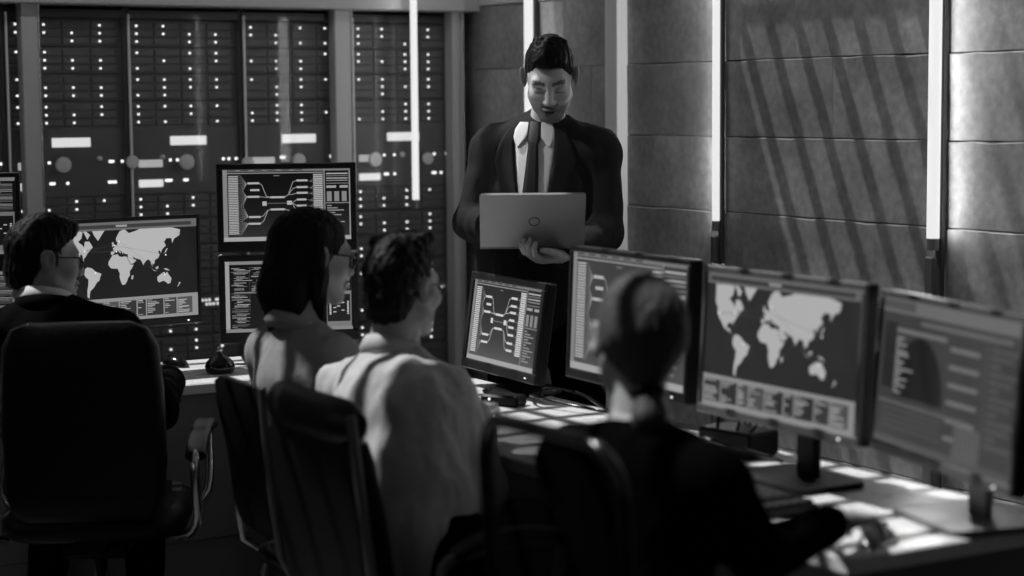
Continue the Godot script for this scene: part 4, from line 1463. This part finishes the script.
# Hand axes: origin at the wrist, z along the fingers, y out of the back of the hand, thumb on the side of x * side.
func hand_shape(out: Soup, t: Transform3D, side: float, curl: Array, tone := 0.42):
	var b := Blob.new()
	b.cap(Vector3(0, 0, -0.035), Vector3(0, 0, 0.02), 0.025, 0.026, 0.015, Vector3.UP, 0.72)
	var long := [0.070, 0.079, 0.073, 0.058]
	for k in 4:
		var x := side * (0.030 - 0.0195 * k)
		var knuckle := Vector3(x * 1.12, 0.004 - 0.0015 * absf(k - 1.2), 0.092 - 0.004 * absf(k - 1.0))
		b.cap(Vector3(x * 0.72, 0, 0.018), knuckle, 0.0145, 0.0115, 0.012)
		var p := knuckle
		var a := 0.0
		var parts := [0.46, 0.30, 0.24]
		for j in 3:
			a += float(curl[k]) * [0.9, 1.1, 0.7][j]
			var q: Vector3 = p + Vector3(side * (0.10 - 0.075 * k), -sin(a), cos(a)).normalized() * (float(long[k]) * float(parts[j]))
			b.cap(p, q, 0.0092 - 0.0008 * j, 0.0085 - 0.0008 * j, 0.004)
			p = q
	var base := Vector3(side * 0.024, -0.008, 0.026)
	var mid := base + Vector3(side * 0.62, -0.30, 0.70).normalized() * 0.046
	b.cap(base, mid, 0.0145, 0.0110, 0.012)
	var bend: float = curl[4]
	var tip := mid + Vector3(side * (0.5 - bend), -0.22, 0.85).normalized() * 0.030
	b.cap(mid, tip, 0.0105, 0.0098, 0.004)
	b.cap(tip, tip + Vector3(side * (0.3 - bend * 1.6), -0.18, 0.9).normalized() * 0.023, 0.0098, 0.0078, 0.004)
	b.fill(0.0034)
	b.emit(out, t, Color(tone, tone, tone))

# ------------------------------------------------------------------ figures
# The joints of a figure, in metres from the point on the floor it belongs to.
func limbs(b: Blob, j: Dictionary, fwd: Vector3, grow: float, what: String, k := 0.035):
	var trunk: float = j.get("girth", 1.0)
	var cuff: float = 1.0 if what == "all" else 0.9
	var sleeve: float = grow * j.get("sleeve", 1.0)
	if what == "top" or what == "all":
		b.cap(j.chest, j.waist, 0.150 * trunk + grow, 0.135 * trunk + grow, k * 1.5, fwd, 0.70)
		b.cap(j.waist, j.pelvis, 0.135 * trunk + grow, 0.148 * trunk + grow, k * 1.5, fwd, 0.74)
		var mid: Vector3 = (j.shL + j.shR) / 2.0
		b.cap(j.shR.lerp(mid, 0.12), j.shL.lerp(mid, 0.12), 0.046 + grow, 0.046 + grow, k)
		var root: Vector3 = j.neck if what == "all" else j.neck - Vector3(0, j.get("trap", 0.034), 0)
		b.cap(mid + (j.chest - mid) * 0.35, j.chest, 0.125 * trunk + grow, 0.150 * trunk + grow, k * 1.5, fwd, 0.68)
		for s in ["L", "R"]:
			b.cap(root, j["sh" + s], j.get("yoke", 0.036) + grow, 0.042 + grow, k * 1.3)
			b.cap(j["sh" + s], j["el" + s], 0.050 + sleeve, 0.043 + sleeve, k * 0.8)
			b.cap(j["el" + s], j["el" + s].lerp(j["wr" + s], cuff), 0.044 + sleeve, 0.030 + sleeve, k * 0.6)
	if what == "all":
		b.cap(j.neck + Vector3(0, -0.02, 0), j.head + Vector3(0, -0.06, 0), 0.058, 0.05, 0.03)
	if what == "legs" or what == "all":
		b.cap(j.hipL, j.hipR, 0.095 + grow, 0.095 + grow, k)
		b.cap(j.waist.lerp(j.pelvis, 0.6), j.pelvis, 0.125 * trunk + grow, 0.13 * trunk + grow, k, fwd, 0.76)
		for s in ["L", "R"]:
			b.cap(j["hip" + s], j["kn" + s], 0.080 + grow, 0.056 + grow, k)
			b.cap(j["kn" + s], j["an" + s], 0.056 + grow, 0.040 + grow, k)
	if what == "all":
		for s in ["L", "R"]:
			b.cap(j["an" + s] + Vector3(0, -0.02, 0), j["an" + s] + Vector3(0, -0.045, 0) + j.toe * 0.15, 0.035, 0.028, 0.02)

func shoes(t: Node3D, j: Dictionary, m: Material):
	for s in ["L", "R"]:
		var b := Blob.new()
		var a: Vector3 = j["an" + s]
		b.cap(Vector3(a.x, 0.045, a.z) - j.toe * 0.05, Vector3(a.x, 0.032, a.z) + j.toe * 0.17, 0.044, 0.030, 0.02, Vector3.UP, 0.9)
		b.cap(a + Vector3(0, 0.01, 0), Vector3(a.x, 0.045, a.z), 0.046, 0.043, 0.02)
		b.ell(Vector3(a.x, -0.06, a.z), Vector3(0.4, 0.062, 0.4), 0.004, Basis.IDENTITY, true)
		put("shoe", blob_mesh(b, 0.011), m, t)

func body_of(t: Node3D, j: Dictionary, fwd: Vector3, head: Transform3D, who: Dictionary, hands: Array):
	var s := Soup.new()
	var tone: float = who.get("tone", 0.42)
	var b := Blob.new()
	limbs(b, j, fwd, -0.008, "all")
	b.fill(0.018)
	b.emit(s, Transform3D.IDENTITY, Color(tone, tone, tone))
	head_shape(s, head, who)
	for h in hands: hand_shape(s, h[0], h[1], h[2], tone)
	return put("body", s.mesh(), mats.skin, t)

# A sheet laid on the front of a garment: rows of (height, left edge, right edge) in the axes of `frame` (z towards the viewer of the chest).
func drape(b: Blob, frame: Transform3D, rows: Array, lift: float, thick: float, cols := 8) -> ArrayMesh:
	var g := Geo.new()
	var top := []
	var low := []
	for r in rows:
		var a := PackedVector3Array()
		var c := PackedVector3Array()
		for k in cols + 1:
			var x := lerpf(r[1], r[2], float(k) / cols)
			var p := b.hit(frame * Vector3(x, r[0], 0.45), -frame.basis.z, 0.7)
			var out: float = lift + (r[3] if r.size() > 3 else 0.0)
			a.append(p + frame.basis.z * (out + thick))
			c.append(p + frame.basis.z * (out - 0.004))
		c.reverse()
		a.append_array(c)
		top.append(a)
	g.loft(top, true, true)
	return g.done()

func collar(at_: Vector3, up: Vector3, fwd: Vector3, rx: float, rz: float, high: float, thick: float, gap := 0.0, flare := 0.006) -> ArrayMesh:
	# a band round the neck, open by `gap` radians at the front
	var t := Basis(up.cross(fwd).normalized(), up.normalized(), up.cross(fwd).normalized().cross(up.normalized()))
	var rings := []
	var n := 40
	for i in n + 1:
		var a := PI / 2 + gap / 2 + (TAU - gap) * i / n
		var front := 0.5 + 0.5 * sin(a)
		var d := Vector3(cos(a) * rx, 0, sin(a) * rz)
		var h := high * (1.0 - 0.25 * front)
		var ring := PackedVector3Array()
		for q in [[0.0, 0.0], [thick, 0.0], [thick + flare, h * 0.45], [thick, h], [0.0, h], [0.0, h * 0.5]]:
			ring.append(at_ + t * (d * (1.0 + q[0] / rx) + Vector3(0, q[1] - 0.020 * front, 0)))
		rings.append(ring)
	var g := Geo.new()
	g.loft(rings, true, true)
	return g.done()

func glasses(t: Node3D, head: Transform3D, m: Material, thick := 0.0022):
	var g := Geo.new()
	for s in [-1, 1]:
		var pts := []
		for p in rounded(0.050, 0.036, 0.015, 4):
			pts.append(head * Vector3(s * 0.032 + p.x, -0.002 + p.y, 0.100 - absf(s * 0.032 + p.x) * 0.16))
		g.tube(pts, thick, 8, true)
		g.tube([head * Vector3(s * 0.056, 0.008, 0.092), head * Vector3(s * 0.070, 0.012, 0.072), head * Vector3(s * 0.082, 0.012, 0.00), head * Vector3(s * 0.081, -0.006, -0.022)], thick * 0.9, 8)
	g.tube([head * Vector3(-0.009, 0.004, 0.099), head * Vector3(0, 0.008, 0.102), head * Vector3(0.009, 0.004, 0.099)], thick, 8)
	var o := put("glasses", g.done(), m, t)
	for s in [-1, 1]:
		g = Geo.new()
		g.extrude(rounded(0.048, 0.034, 0.014, 4), 0.0012, head * Transform3D(Basis(Vector3.UP, s * 0.16), Vector3(s * 0.032, -0.002, 0.0945)))
		put("lens", g.done(), mats.glass, o)

# ------------------------------------------------------------------ the five people
func person(label: String, at_: Vector3) -> Node3D:
	return thing("person", label, "person", at_)

func local(root: Vector3, j: Dictionary) -> Dictionary:
	var out := {}
	for k in j: out[k] = j[k] - root if j[k] is Vector3 and k != "toe" else j[k]
	return out

func garment(t: Node3D, called: String, j: Dictionary, fwd: Vector3, grow: float, what: String, m: Material, wr := 0.006, sd := 1, cell := 0.012) -> Blob:
	var b := Blob.new()
	limbs(b, j, fwd, grow, what)
	b.wrinkle(wr, Vector3(15, 6, 15), sd)
	b.fill(cell)
	var s := Soup.new()
	b.emit(s, Transform3D.IDENTITY, Color.WHITE)
	put(called, s.mesh(), m, t)
	return b

func hair_cap(b: Blob, face: Vector3, face_r: Vector3):
	b.ell(Vector3(0, 0.035, -0.017), Vector3(0.0766, 0.089, 0.0975), 0.02)
	b.cut(face, face_r, 0.022)
	for s in [-1, 1]: b.cut(Vector3(s * 0.092, -0.016, -0.002), Vector3(0.030, 0.042, 0.026), 0.014)

func put_hair(t: Node3D, b: Blob, head: Transform3D, m: Material, amp := 0.004, sc := Vector3(60, 16, 60)) -> MeshInstance3D:
	b.wrinkle(amp, sc, 9)
	b.fill(0.0042)
	var s := Soup.new()
	b.emit(s, head, Color.WHITE)
	return put("hair", s.mesh(), m, t)

func build_people():
	standing_man()
	man_in_glasses()
	long_haired_woman()
	man_in_shirt()
	woman_with_ponytail()

func standing_man():
	var r := Vector3(-1.0, 0, 2.22)
	var j := local(r, {"trap": 0.006, "yoke": 0.040, "sleeve": 0.6, "head": Vector3(-1.005, 1.669, 2.252), "neck": Vector3(-0.985, 1.508, 2.195), "chest": Vector3(-1.0, 1.31, 2.185), "waist": Vector3(-1.035, 1.12, 2.19), "pelvis": Vector3(-1.03, 0.96, 2.19),
		"shR": Vector3(-1.118, 1.448, 2.095), "shL": Vector3(-0.858, 1.438, 2.305), "elR": Vector3(-1.195, 1.225, 2.10), "elL": Vector3(-0.870, 1.190, 2.350), "wrR": Vector3(-1.225, 1.212, 2.30), "wrL": Vector3(-1.140, 1.146, 2.530),
		"hipL": Vector3(-0.92, 0.90, 2.26), "hipR": Vector3(-1.08, 0.90, 2.16), "knL": Vector3(-0.91, 0.50, 2.29), "knR": Vector3(-1.10, 0.50, 2.18), "anL": Vector3(-0.90, 0.09, 2.28), "anR": Vector3(-1.12, 0.09, 2.17), "toe": Vector3(-0.53, 0, 0.85)})
	var t := person("standing man in a dark suit and tie, looking down at an open laptop", r)
	var fwd := Vector3(-0.68, 0.0, 0.733)
	var head := facing(j.head, Vector3(-0.53, -0.50, 0.80), Vector3(-0.03, 1, 0.02))
	var hand_l := facing(j.wrL, Vector3(-1.0, 0.0, 0.0), Vector3(0, -1, -0.12))
	var hand_r := facing(j.wrR, Vector3(0.10, -0.07, 0.95), Vector3(0.2, 1, 0.1))
	body_of(t, j, fwd, head, {"tone": 0.44, "beard": 0.66, "brow": 0.30, "slim": 0.9, "scalp": 0.03}, [[hand_l, -1.0, [0.62, 0.68, 0.6, 0.5, 0.2]], [hand_r, -1.0, [0.15, 0.2, 0.2, 0.25, 0.3]]])
	# hair: full on top, close at the sides
	var b := Blob.new()
	hair_cap(b, Vector3(0, -0.016, 0.094), Vector3(0.077, 0.087, 0.068))
	b.ell(Vector3(0.004, 0.100, 0.012), Vector3(0.056, 0.034, 0.066), 0.03)
	for k in 7:
		b.cap(Vector3(-0.042 + 0.014 * k, 0.084 + 0.006 * sin(k * 2.1), 0.066 - 0.0006 * (k - 3) * (k - 3)), Vector3(-0.034 + 0.013 * k, 0.124 + 0.004 * cos(k * 1.7), 0.005), 0.010, 0.014, 0.008)
	b.cut(Vector3(0, -0.125, -0.03), Vector3(0.14, 0.075, 0.14), 0.01)
	put_hair(t, b, head, mats.hair_black)
	# clothes
	var jacket := garment(t, "jacket", j, fwd, 0.024, "top", mats.jacket, 0.006, 3, 0.011)
	garment(t, "trousers", j, fwd, 0.014, "legs", mats.suit_dark, 0.005, 4, 0.016)
	shoes(t, j, mats.black_gloss)
	var front := facing(Vector3(j.chest.x, 0, j.chest.z), fwd)
	var base: float = j.chest.y
	var shirt := drape(jacket, front, [[1.535, -0.046, 0.050], [1.505, -0.060, 0.064], [1.46, -0.062, 0.068], [1.42, -0.058, 0.064], [1.36, -0.050, 0.056], [1.28, -0.038, 0.042], [1.20, -0.022, 0.026], [1.12, -0.006, 0.010]], 0.001, 0.003, 10)
	put("shirt", shirt, mats.shirt_white, t)
	put("tie", drape(jacket, front, [[1.536, -0.019, 0.021], [1.480, -0.020, 0.022], [1.468, -0.014, 0.016], [1.38, -0.022, 0.020], [1.30, -0.030, 0.020], [1.22, -0.036, 0.018], [1.12, -0.038, 0.016]], 0.006, 0.007, 4), mats.tie, t)
	for s in [-1, 1]:
		var wing := [[1.535, 0.014, 0.048, 0.002], [1.515, 0.012, 0.060, 0.001], [1.49, 0.020, 0.064], [1.472, 0.036, 0.058], [1.462, 0.046, 0.052]]
		for q in wing:
			if s < 0:
				var w: float = q[1]
				q[1] = -q[2]
				q[2] = -w
		put("collar_wing", drape(jacket, front, wing, 0.006, 0.004, 4), mats.shirt_white, t)
	# lapels: from the collar, widest at the notch, meeting at the button
	put("lapel", drape(jacket, front, [[1.535, 0.052, 0.066], [1.505, 0.064, 0.094], [1.47, 0.066, 0.112], [1.42, 0.062, 0.130], [1.385, 0.057, 0.120], [1.28, 0.044, 0.092], [1.18, 0.022, 0.052], [1.11, 0.004, 0.020]], 0.004, 0.005, 5), mats.jacket, t)
	put("lapel", drape(jacket, front, [[1.535, -0.062, -0.048], [1.505, -0.090, -0.061], [1.47, -0.108, -0.062], [1.42, -0.124, -0.058], [1.385, -0.116, -0.053], [1.28, -0.088, -0.040], [1.18, -0.050, -0.018], [1.11, -0.020, -0.002]], 0.004, 0.005, 5), mats.jacket, t)
	put("collar", collar(j.neck + Vector3(0, 0.012, 0), Vector3(-0.16, 1, 0.26), fwd, 0.064, 0.068, 0.052, 0.004, 0.5), mats.shirt_white, t)
	put("jacket_collar", collar(j.neck + Vector3(0, -0.014, 0) - fwd * 0.006, Vector3(-0.12, 1, 0.22), fwd, 0.076, 0.082, 0.050, 0.007, 1.9), mats.jacket, t)
	laptop()

func laptop():
	# hinge towards the picture, base towards the man, lid leaning back from him
	var e := Vector3(0.858, 0, 0.512)
	var hinge := Vector3(-1.224, 1.178, 2.500)
	var t := thing("laptop", "open grey laptop with a ring on its lid, held by the standing man", "laptop", hinge)
	var inward := Vector3(0.512, 0, -0.858)
	var up := Vector3(-0.31, 0.79, 0.53).normalized()
	var base := Basis(e, Vector3.UP, e.cross(Vector3.UP))
	var g := Geo.new()
	g.extrude(rounded(0.304, 0.20, 0.012), 0.013, Transform3D(Basis(e, -e.cross(Vector3.UP), Vector3.UP), inward * 0.103 + Vector3(0, -0.009, 0)))
	put("base", g.done(), mats.lid, t)
	g = Geo.new()
	for r in 5:
		for k in 13:
			g.box(inward * (0.05 + 0.021 * r) + e * (-0.126 + 0.021 * k) + Vector3(0, 0.0055, 0), Vector3(0.018, 0.003, 0.018), 0.001, base)
	tag(put("keys", g.done(), mats.black, t), "", "", "", "stuff")
	var out := e.cross(up).normalized()
	if out.z < 0: out = -out
	var lid := Transform3D(Basis(e, up, e.cross(up)), up * 0.103)
	g = Geo.new()
	g.extrude(rounded(0.304, 0.200, 0.010), 0.008, lid)
	var o := put("lid", g.done(), mats.lid, t)
	g = Geo.new()
	var ring := []
	for k in 28: ring.append(lid * Vector3(0.005 + cos(TAU * k / 28) * 0.015, sin(TAU * k / 28) * 0.015 - 0.002, 0.0 if e.cross(up).z < 0 else 0.008))
	g.tube(ring, 0.0013, 6, true)
	put("ring_emblem", g.done(), mats.black, o)
	g = Geo.new()
	g.tube([hinge * 0 - e * 0.12 + Vector3(0, 0.002, 0), e * 0.12 + Vector3(0, 0.002, 0)], 0.006, 10)
	put("hinge", g.done(), mats.black, t)
	put("screen", box_mesh(Vector3(0.285, 0.18, 0.001)), mats.lap_screen, o, Transform3D(lid.basis, lid.origin - out * (-0.0 if e.cross(up).z > 0 else 0.0086) - (out * 0.0008 if e.cross(up).z > 0 else Vector3.ZERO)))

func man_in_glasses():
	var r := Vector3(-2.46, 0, 2.12)
	var j := local(r, {"head": Vector3(-2.525, 1.168, 2.015), "neck": Vector3(-2.535, 1.050, 2.045), "chest": Vector3(-2.515, 0.87, 2.10), "waist": Vector3(-2.49, 0.70, 2.13), "pelvis": Vector3(-2.47, 0.58, 2.15),
		"shR": Vector3(-2.365, 0.955, 2.145), "shL": Vector3(-2.685, 0.955, 2.02), "elR": Vector3(-2.27, 0.745, 2.17), "elL": Vector3(-2.75, 0.78, 1.93), "wrR": Vector3(-2.12, 0.785, 1.89), "wrL": Vector3(-2.58, 0.79, 1.75),
		"hipL": Vector3(-2.54, 0.575, 2.10), "hipR": Vector3(-2.38, 0.575, 2.17), "knL": Vector3(-2.42, 0.54, 1.72), "knR": Vector3(-2.18, 0.54, 1.80), "anL": Vector3(-2.50, 0.09, 1.82), "anR": Vector3(-2.22, 0.09, 1.92), "toe": Vector3(0.4, 0, -0.9)})
	var t := person("seated man in glasses and a black jacket, in profile in the big chair at left", r)
	var fwd := Vector3(0.36, 0, -0.93).normalized()
	var head := facing(j.head, Vector3(0.97, -0.06, 0.06))
	body_of(t, j, fwd, head, {"tone": 0.36, "scalp": 0.02}, [[facing(j.wrR, Vector3(0.25, -0.10, -0.95)), 1.0, [0.4, 0.4, 0.45, 0.5, 0.3]], [facing(j.wrL, Vector3(0.2, -0.15, -0.95)), -1.0, [0.4, 0.4, 0.45, 0.5, 0.3]]])
	var b := Blob.new()
	hair_cap(b, Vector3(0, -0.012, 0.092), Vector3(0.088, 0.080, 0.068))
	b.ell(Vector3(0, 0.092, 0.020), Vector3(0.060, 0.034, 0.070), 0.03)
	b.ell(Vector3(0, 0.094, 0.068), Vector3(0.040, 0.016, 0.020), 0.015)
	b.cap(Vector3(0, -0.03, -0.056), Vector3(0, -0.075, -0.054), 0.058, 0.050, 0.02)
	b.cut(Vector3(0, -0.146, -0.03), Vector3(0.14, 0.070, 0.14), 0.02)
	put_hair(t, b, head, mats.hair_black)
	glasses(t, head, mats.black_gloss)
	garment(t, "jacket", j, fwd, 0.020, "top", mats.suit, 0.006, 5, 0.013)
	garment(t, "trousers", j, fwd, 0.014, "legs", mats.suit_dark, 0.005, 6, 0.018)
	shoes(t, j, mats.black_gloss)
	put("collar", collar(j.neck + Vector3(0, -0.002, 0), Vector3(0.08, 1, -0.10), Vector3(0.6, 0, -0.8), 0.068, 0.074, 0.048, 0.004, 0.4), mats.shirt_white, t)
	put("jacket_collar", collar(j.neck + Vector3(0, -0.024, 0.004), Vector3(0.1, 1, -0.12), Vector3(0.3, 0, -0.95), 0.080, 0.086, 0.045, 0.007, 1.5), mats.suit, t)

func long_haired_woman():
	var r := Vector3(-2.14, 0, 2.78)
	var j := local(r, {"girth": 0.82, "head": Vector3(-2.028, 1.200, 2.722), "neck": Vector3(-2.085, 1.035, 2.745), "chest": Vector3(-2.10, 0.86, 2.775), "waist": Vector3(-2.12, 0.70, 2.80), "pelvis": Vector3(-2.10, 0.57, 2.83),
		"shR": Vector3(-2.055, 0.945, 2.905), "shL": Vector3(-2.115, 0.940, 2.62), "elR": Vector3(-1.985, 0.72, 2.93), "elL": Vector3(-2.06, 0.72, 2.54), "wrR": Vector3(-1.80, 0.785, 2.82), "wrL": Vector3(-1.82, 0.785, 2.55),
		"hipL": Vector3(-2.08, 0.565, 2.74), "hipR": Vector3(-2.05, 0.565, 2.90), "knL": Vector3(-1.72, 0.54, 2.66), "knR": Vector3(-1.72, 0.54, 2.86), "anL": Vector3(-1.76, 0.09, 2.66), "anR": Vector3(-1.78, 0.09, 2.86), "toe": Vector3(1, 0, -0.1)})
	var t := person("woman with long dark hair and glasses in a light grey blouse, seated in profile", r)
	var fwd := Vector3(0.97, 0, -0.24).normalized()
	var head := facing(j.head, Vector3(0.97, -0.13, 0.10))
	body_of(t, j, fwd, head, {"tone": 0.34, "slim": 0.9}, [[facing(j.wrR, Vector3(0.97, -0.08, -0.2)), 1.0, [0.3, 0.35, 0.4, 0.45, 0.2]], [facing(j.wrL, Vector3(0.97, -0.08, 0.1)), -1.0, [0.3, 0.35, 0.4, 0.45, 0.2]]])
	var b := Blob.new()
	b.ell(Vector3(0, 0.038, -0.018), Vector3(0.081, 0.090, 0.101), 0.02)
	b.cap(Vector3(0, 0.03, -0.065), Vector3(0, -0.09, -0.080), 0.062, 0.060, 0.03)
	b.cap(Vector3(0, -0.09, -0.080), Vector3(0.0, -0.185, -0.066), 0.060, 0.040, 0.03)
	for s in [-1, 1]:
		b.cap(Vector3(s * 0.060, 0.05, -0.018), Vector3(s * 0.072, -0.05, -0.012), 0.030, 0.026, 0.02)
		b.cap(Vector3(s * 0.072, -0.05, -0.012), Vector3(s * 0.068, -0.190, 0.020), 0.026, 0.012, 0.02)
		b.cap(Vector3(s * 0.045, -0.07, -0.060), Vector3(s * 0.055, -0.185, -0.050), 0.040, 0.022, 0.02)
	b.cut(Vector3(0, -0.030, 0.094), Vector3(0.088, 0.104, 0.078), 0.012)
	put_hair(t, b, head, mats.hair_black, 0.004, Vector3(55, 6, 55))
	glasses(t, head, mats.black_gloss, 0.0034)
	garment(t, "blouse", j, fwd, 0.012, "top", mats.blouse, 0.007, 7, 0.011)
	garment(t, "trousers", j, fwd, 0.012, "legs", mats.suit_dark, 0.005, 8, 0.018)
	shoes(t, j, mats.black)
	put("collar", collar(j.neck + Vector3(-0.005, -0.022, 0), Vector3(0.18, 1, -0.03), fwd, 0.070, 0.076, 0.045, 0.004, 0.6, 0.012), mats.blouse, t)

func man_in_shirt():
	var r := Vector3(-2.2, 0, 3.34)
	var j := local(r, {"girth": 1.04, "head": Vector3(-2.018, 1.152, 3.193), "neck": Vector3(-2.050, 1.005, 3.208), "chest": Vector3(-2.095, 0.82, 3.31), "waist": Vector3(-2.13, 0.68, 3.41), "pelvis": Vector3(-2.16, 0.575, 3.46),
		"shR": Vector3(-1.990, 0.905, 3.365), "shL": Vector3(-2.115, 0.895, 3.055), "elR": Vector3(-1.955, 0.690, 3.45), "elL": Vector3(-1.985, 0.71, 3.06), "wrR": Vector3(-1.845, 0.845, 3.235), "wrL": Vector3(-1.84, 0.785, 2.985),
		"hipL": Vector3(-2.14, 0.57, 3.38), "hipR": Vector3(-2.08, 0.57, 3.54), "knL": Vector3(-1.80, 0.55, 3.10), "knR": Vector3(-1.74, 0.55, 3.30), "anL": Vector3(-1.78, 0.09, 3.1), "anR": Vector3(-1.75, 0.09, 3.3), "toe": Vector3(0.93, 0, -0.37)})
	var t := person("man in glasses and a pale shirt, seen from behind, one hand on the desk", r)
	var fwd := Vector3(0.86, 0, -0.51).normalized()
	var head := facing(j.head, Vector3(0.92, -0.02, -0.40))
	body_of(t, j, fwd, head, {"tone": 0.36, "beard": 0.4, "scalp": 0.025}, [[facing(j.wrR, Vector3(0.66, -0.03, -0.75)), 1.0, [0.35, 0.4, 0.45, 0.55, 0.25]], [facing(j.wrL, Vector3(0.8, -0.06, 0.2)), -1.0, [0.5, 0.5, 0.5, 0.5, 0.3]]])
	var b := Blob.new()
	hair_cap(b, Vector3(0, -0.012, 0.092), Vector3(0.088, 0.082, 0.066))
	b.ell(Vector3(0.0, 0.092, 0.012), Vector3(0.064, 0.038, 0.080), 0.03)
	b.ell(Vector3(0.01, 0.112, 0.058), Vector3(0.044, 0.026, 0.036), 0.02)
	for k in 5:
		b.cap(Vector3(-0.045 + 0.022 * k, 0.100 + 0.012 * sin(k * 1.9), -0.05), Vector3(-0.05 + 0.026 * k, 0.118 + 0.006 * cos(k * 2.3), 0.035), 0.014, 0.016, 0.01)
	b.cap(Vector3(0, -0.03, -0.056), Vector3(0, -0.075, -0.054), 0.058, 0.050, 0.02)
	b.cut(Vector3(0, -0.142, -0.03), Vector3(0.14, 0.070, 0.14), 0.02)
	put_hair(t, b, head, mats.hair_brown, 0.006, Vector3(45, 30, 45))
	glasses(t, head, mats.black_gloss)
	garment(t, "shirt", j, fwd, 0.015, "top", mats.shirt, 0.009, 12, 0.011)
	garment(t, "trousers", j, fwd, 0.014, "legs", mats.suit_dark, 0.005, 10, 0.018)
	shoes(t, j, mats.black_gloss)
	put("collar", collar(j.neck + Vector3(-0.004, -0.018, 0.0), Vector3(0.22, 1, -0.10), fwd, 0.068, 0.072, 0.050, 0.004, 0.5, 0.010), mats.shirt, t)

func woman_with_ponytail():
	var r := Vector3(-2.25, 0, 4.5)
	var j := local(r, {"girth": 0.9, "sleeve": 0.6, "head": Vector3(-2.160, 1.160, 4.395), "neck": Vector3(-2.185, 1.000, 4.440), "chest": Vector3(-2.20, 0.85, 4.46), "waist": Vector3(-2.22, 0.69, 4.49), "pelvis": Vector3(-2.23, 0.575, 4.5),
		"shR": Vector3(-2.150, 0.930, 4.615), "shL": Vector3(-2.245, 0.930, 4.295), "elR": Vector3(-2.08, 0.795, 4.655), "elL": Vector3(-2.09, 0.74, 4.20), "wrR": Vector3(-1.850, 0.822, 4.590), "wrL": Vector3(-1.86, 0.785, 4.10),
		"hipL": Vector3(-2.20, 0.57, 4.42), "hipR": Vector3(-2.18, 0.57, 4.58), "knL": Vector3(-1.76, 0.55, 4.36), "knR": Vector3(-1.75, 0.55, 4.55), "anL": Vector3(-1.76, 0.09, 4.36), "anR": Vector3(-1.78, 0.09, 4.55), "toe": Vector3(0.97, 0, -0.2)})
	var t := person("woman with a low ponytail in a black top, seen from behind, hand on a mouse", r)
	var fwd := Vector3(0.96, 0, -0.26).normalized()
	var head := facing(j.head, Vector3(0.34, -0.04, -0.94), Vector3(0.06, 1, 0.02))
	body_of(t, j, fwd, head, {"tone": 0.40, "slim": 0.88}, [[facing(j.wrR, Vector3(0.90, -0.12, -0.38)), 1.0, [0.4, 0.35, 0.4, 0.55, 0.25]], [facing(j.wrL, Vector3(0.97, -0.06, -0.1)), -1.0, [0.35, 0.4, 0.4, 0.45, 0.2]]])
	var b := Blob.new()
	b.ell(Vector3(0, 0.036, -0.018), Vector3(0.0815, 0.091, 0.101), 0.02)
	b.cap(Vector3(0, -0.005, -0.050), Vector3(0, -0.080, -0.082), 0.070, 0.026, 0.04)
	b.cut(Vector3(0, -0.020, 0.096), Vector3(0.076, 0.096, 0.072), 0.008)
	for s in [-1, 1]: b.cut(Vector3(s * 0.094, -0.020, 0.004), Vector3(0.030, 0.046, 0.030), 0.008)
	var hair: MeshInstance3D = put_hair(t, b, head, mats.hair_fair, 0.003, Vector3(60, 10, 60))
	var g := Geo.new()
	var loop := []
	for k in 20: loop.append(head * (Vector3(0, -0.088, -0.086) + Basis(Vector3.RIGHT, 0.5) * Vector3(cos(TAU * k / 20) * 0.024, 0, sin(TAU * k / 20) * 0.022)))
	g.tube(loop, 0.010, 8, true)
	put("hair_band", g.done(), mats.black, hair)
	b = Blob.new()
	b.cap(Vector3(0, -0.085, -0.085), Vector3(0.0, -0.13, -0.105), 0.022, 0.031, 0.01)
	b.cap(Vector3(0, -0.13, -0.105), Vector3(0.004, -0.215, -0.095), 0.031, 0.014, 0.01)
	b.wrinkle(0.004, Vector3(60, 8, 60), 4)
	b.fill(0.0042)
	var s := Soup.new()
	b.emit(s, head, Color.WHITE)
	put("ponytail", s.mesh(), mats.hair_fair, hair)
	garment(t, "top", j, fwd, 0.012, "top", mats.suit_dark, 0.005, 14, 0.012)
	garment(t, "trousers", j, fwd, 0.012, "legs", mats.suit_dark, 0.005, 15, 0.018)
	shoes(t, j, mats.black)
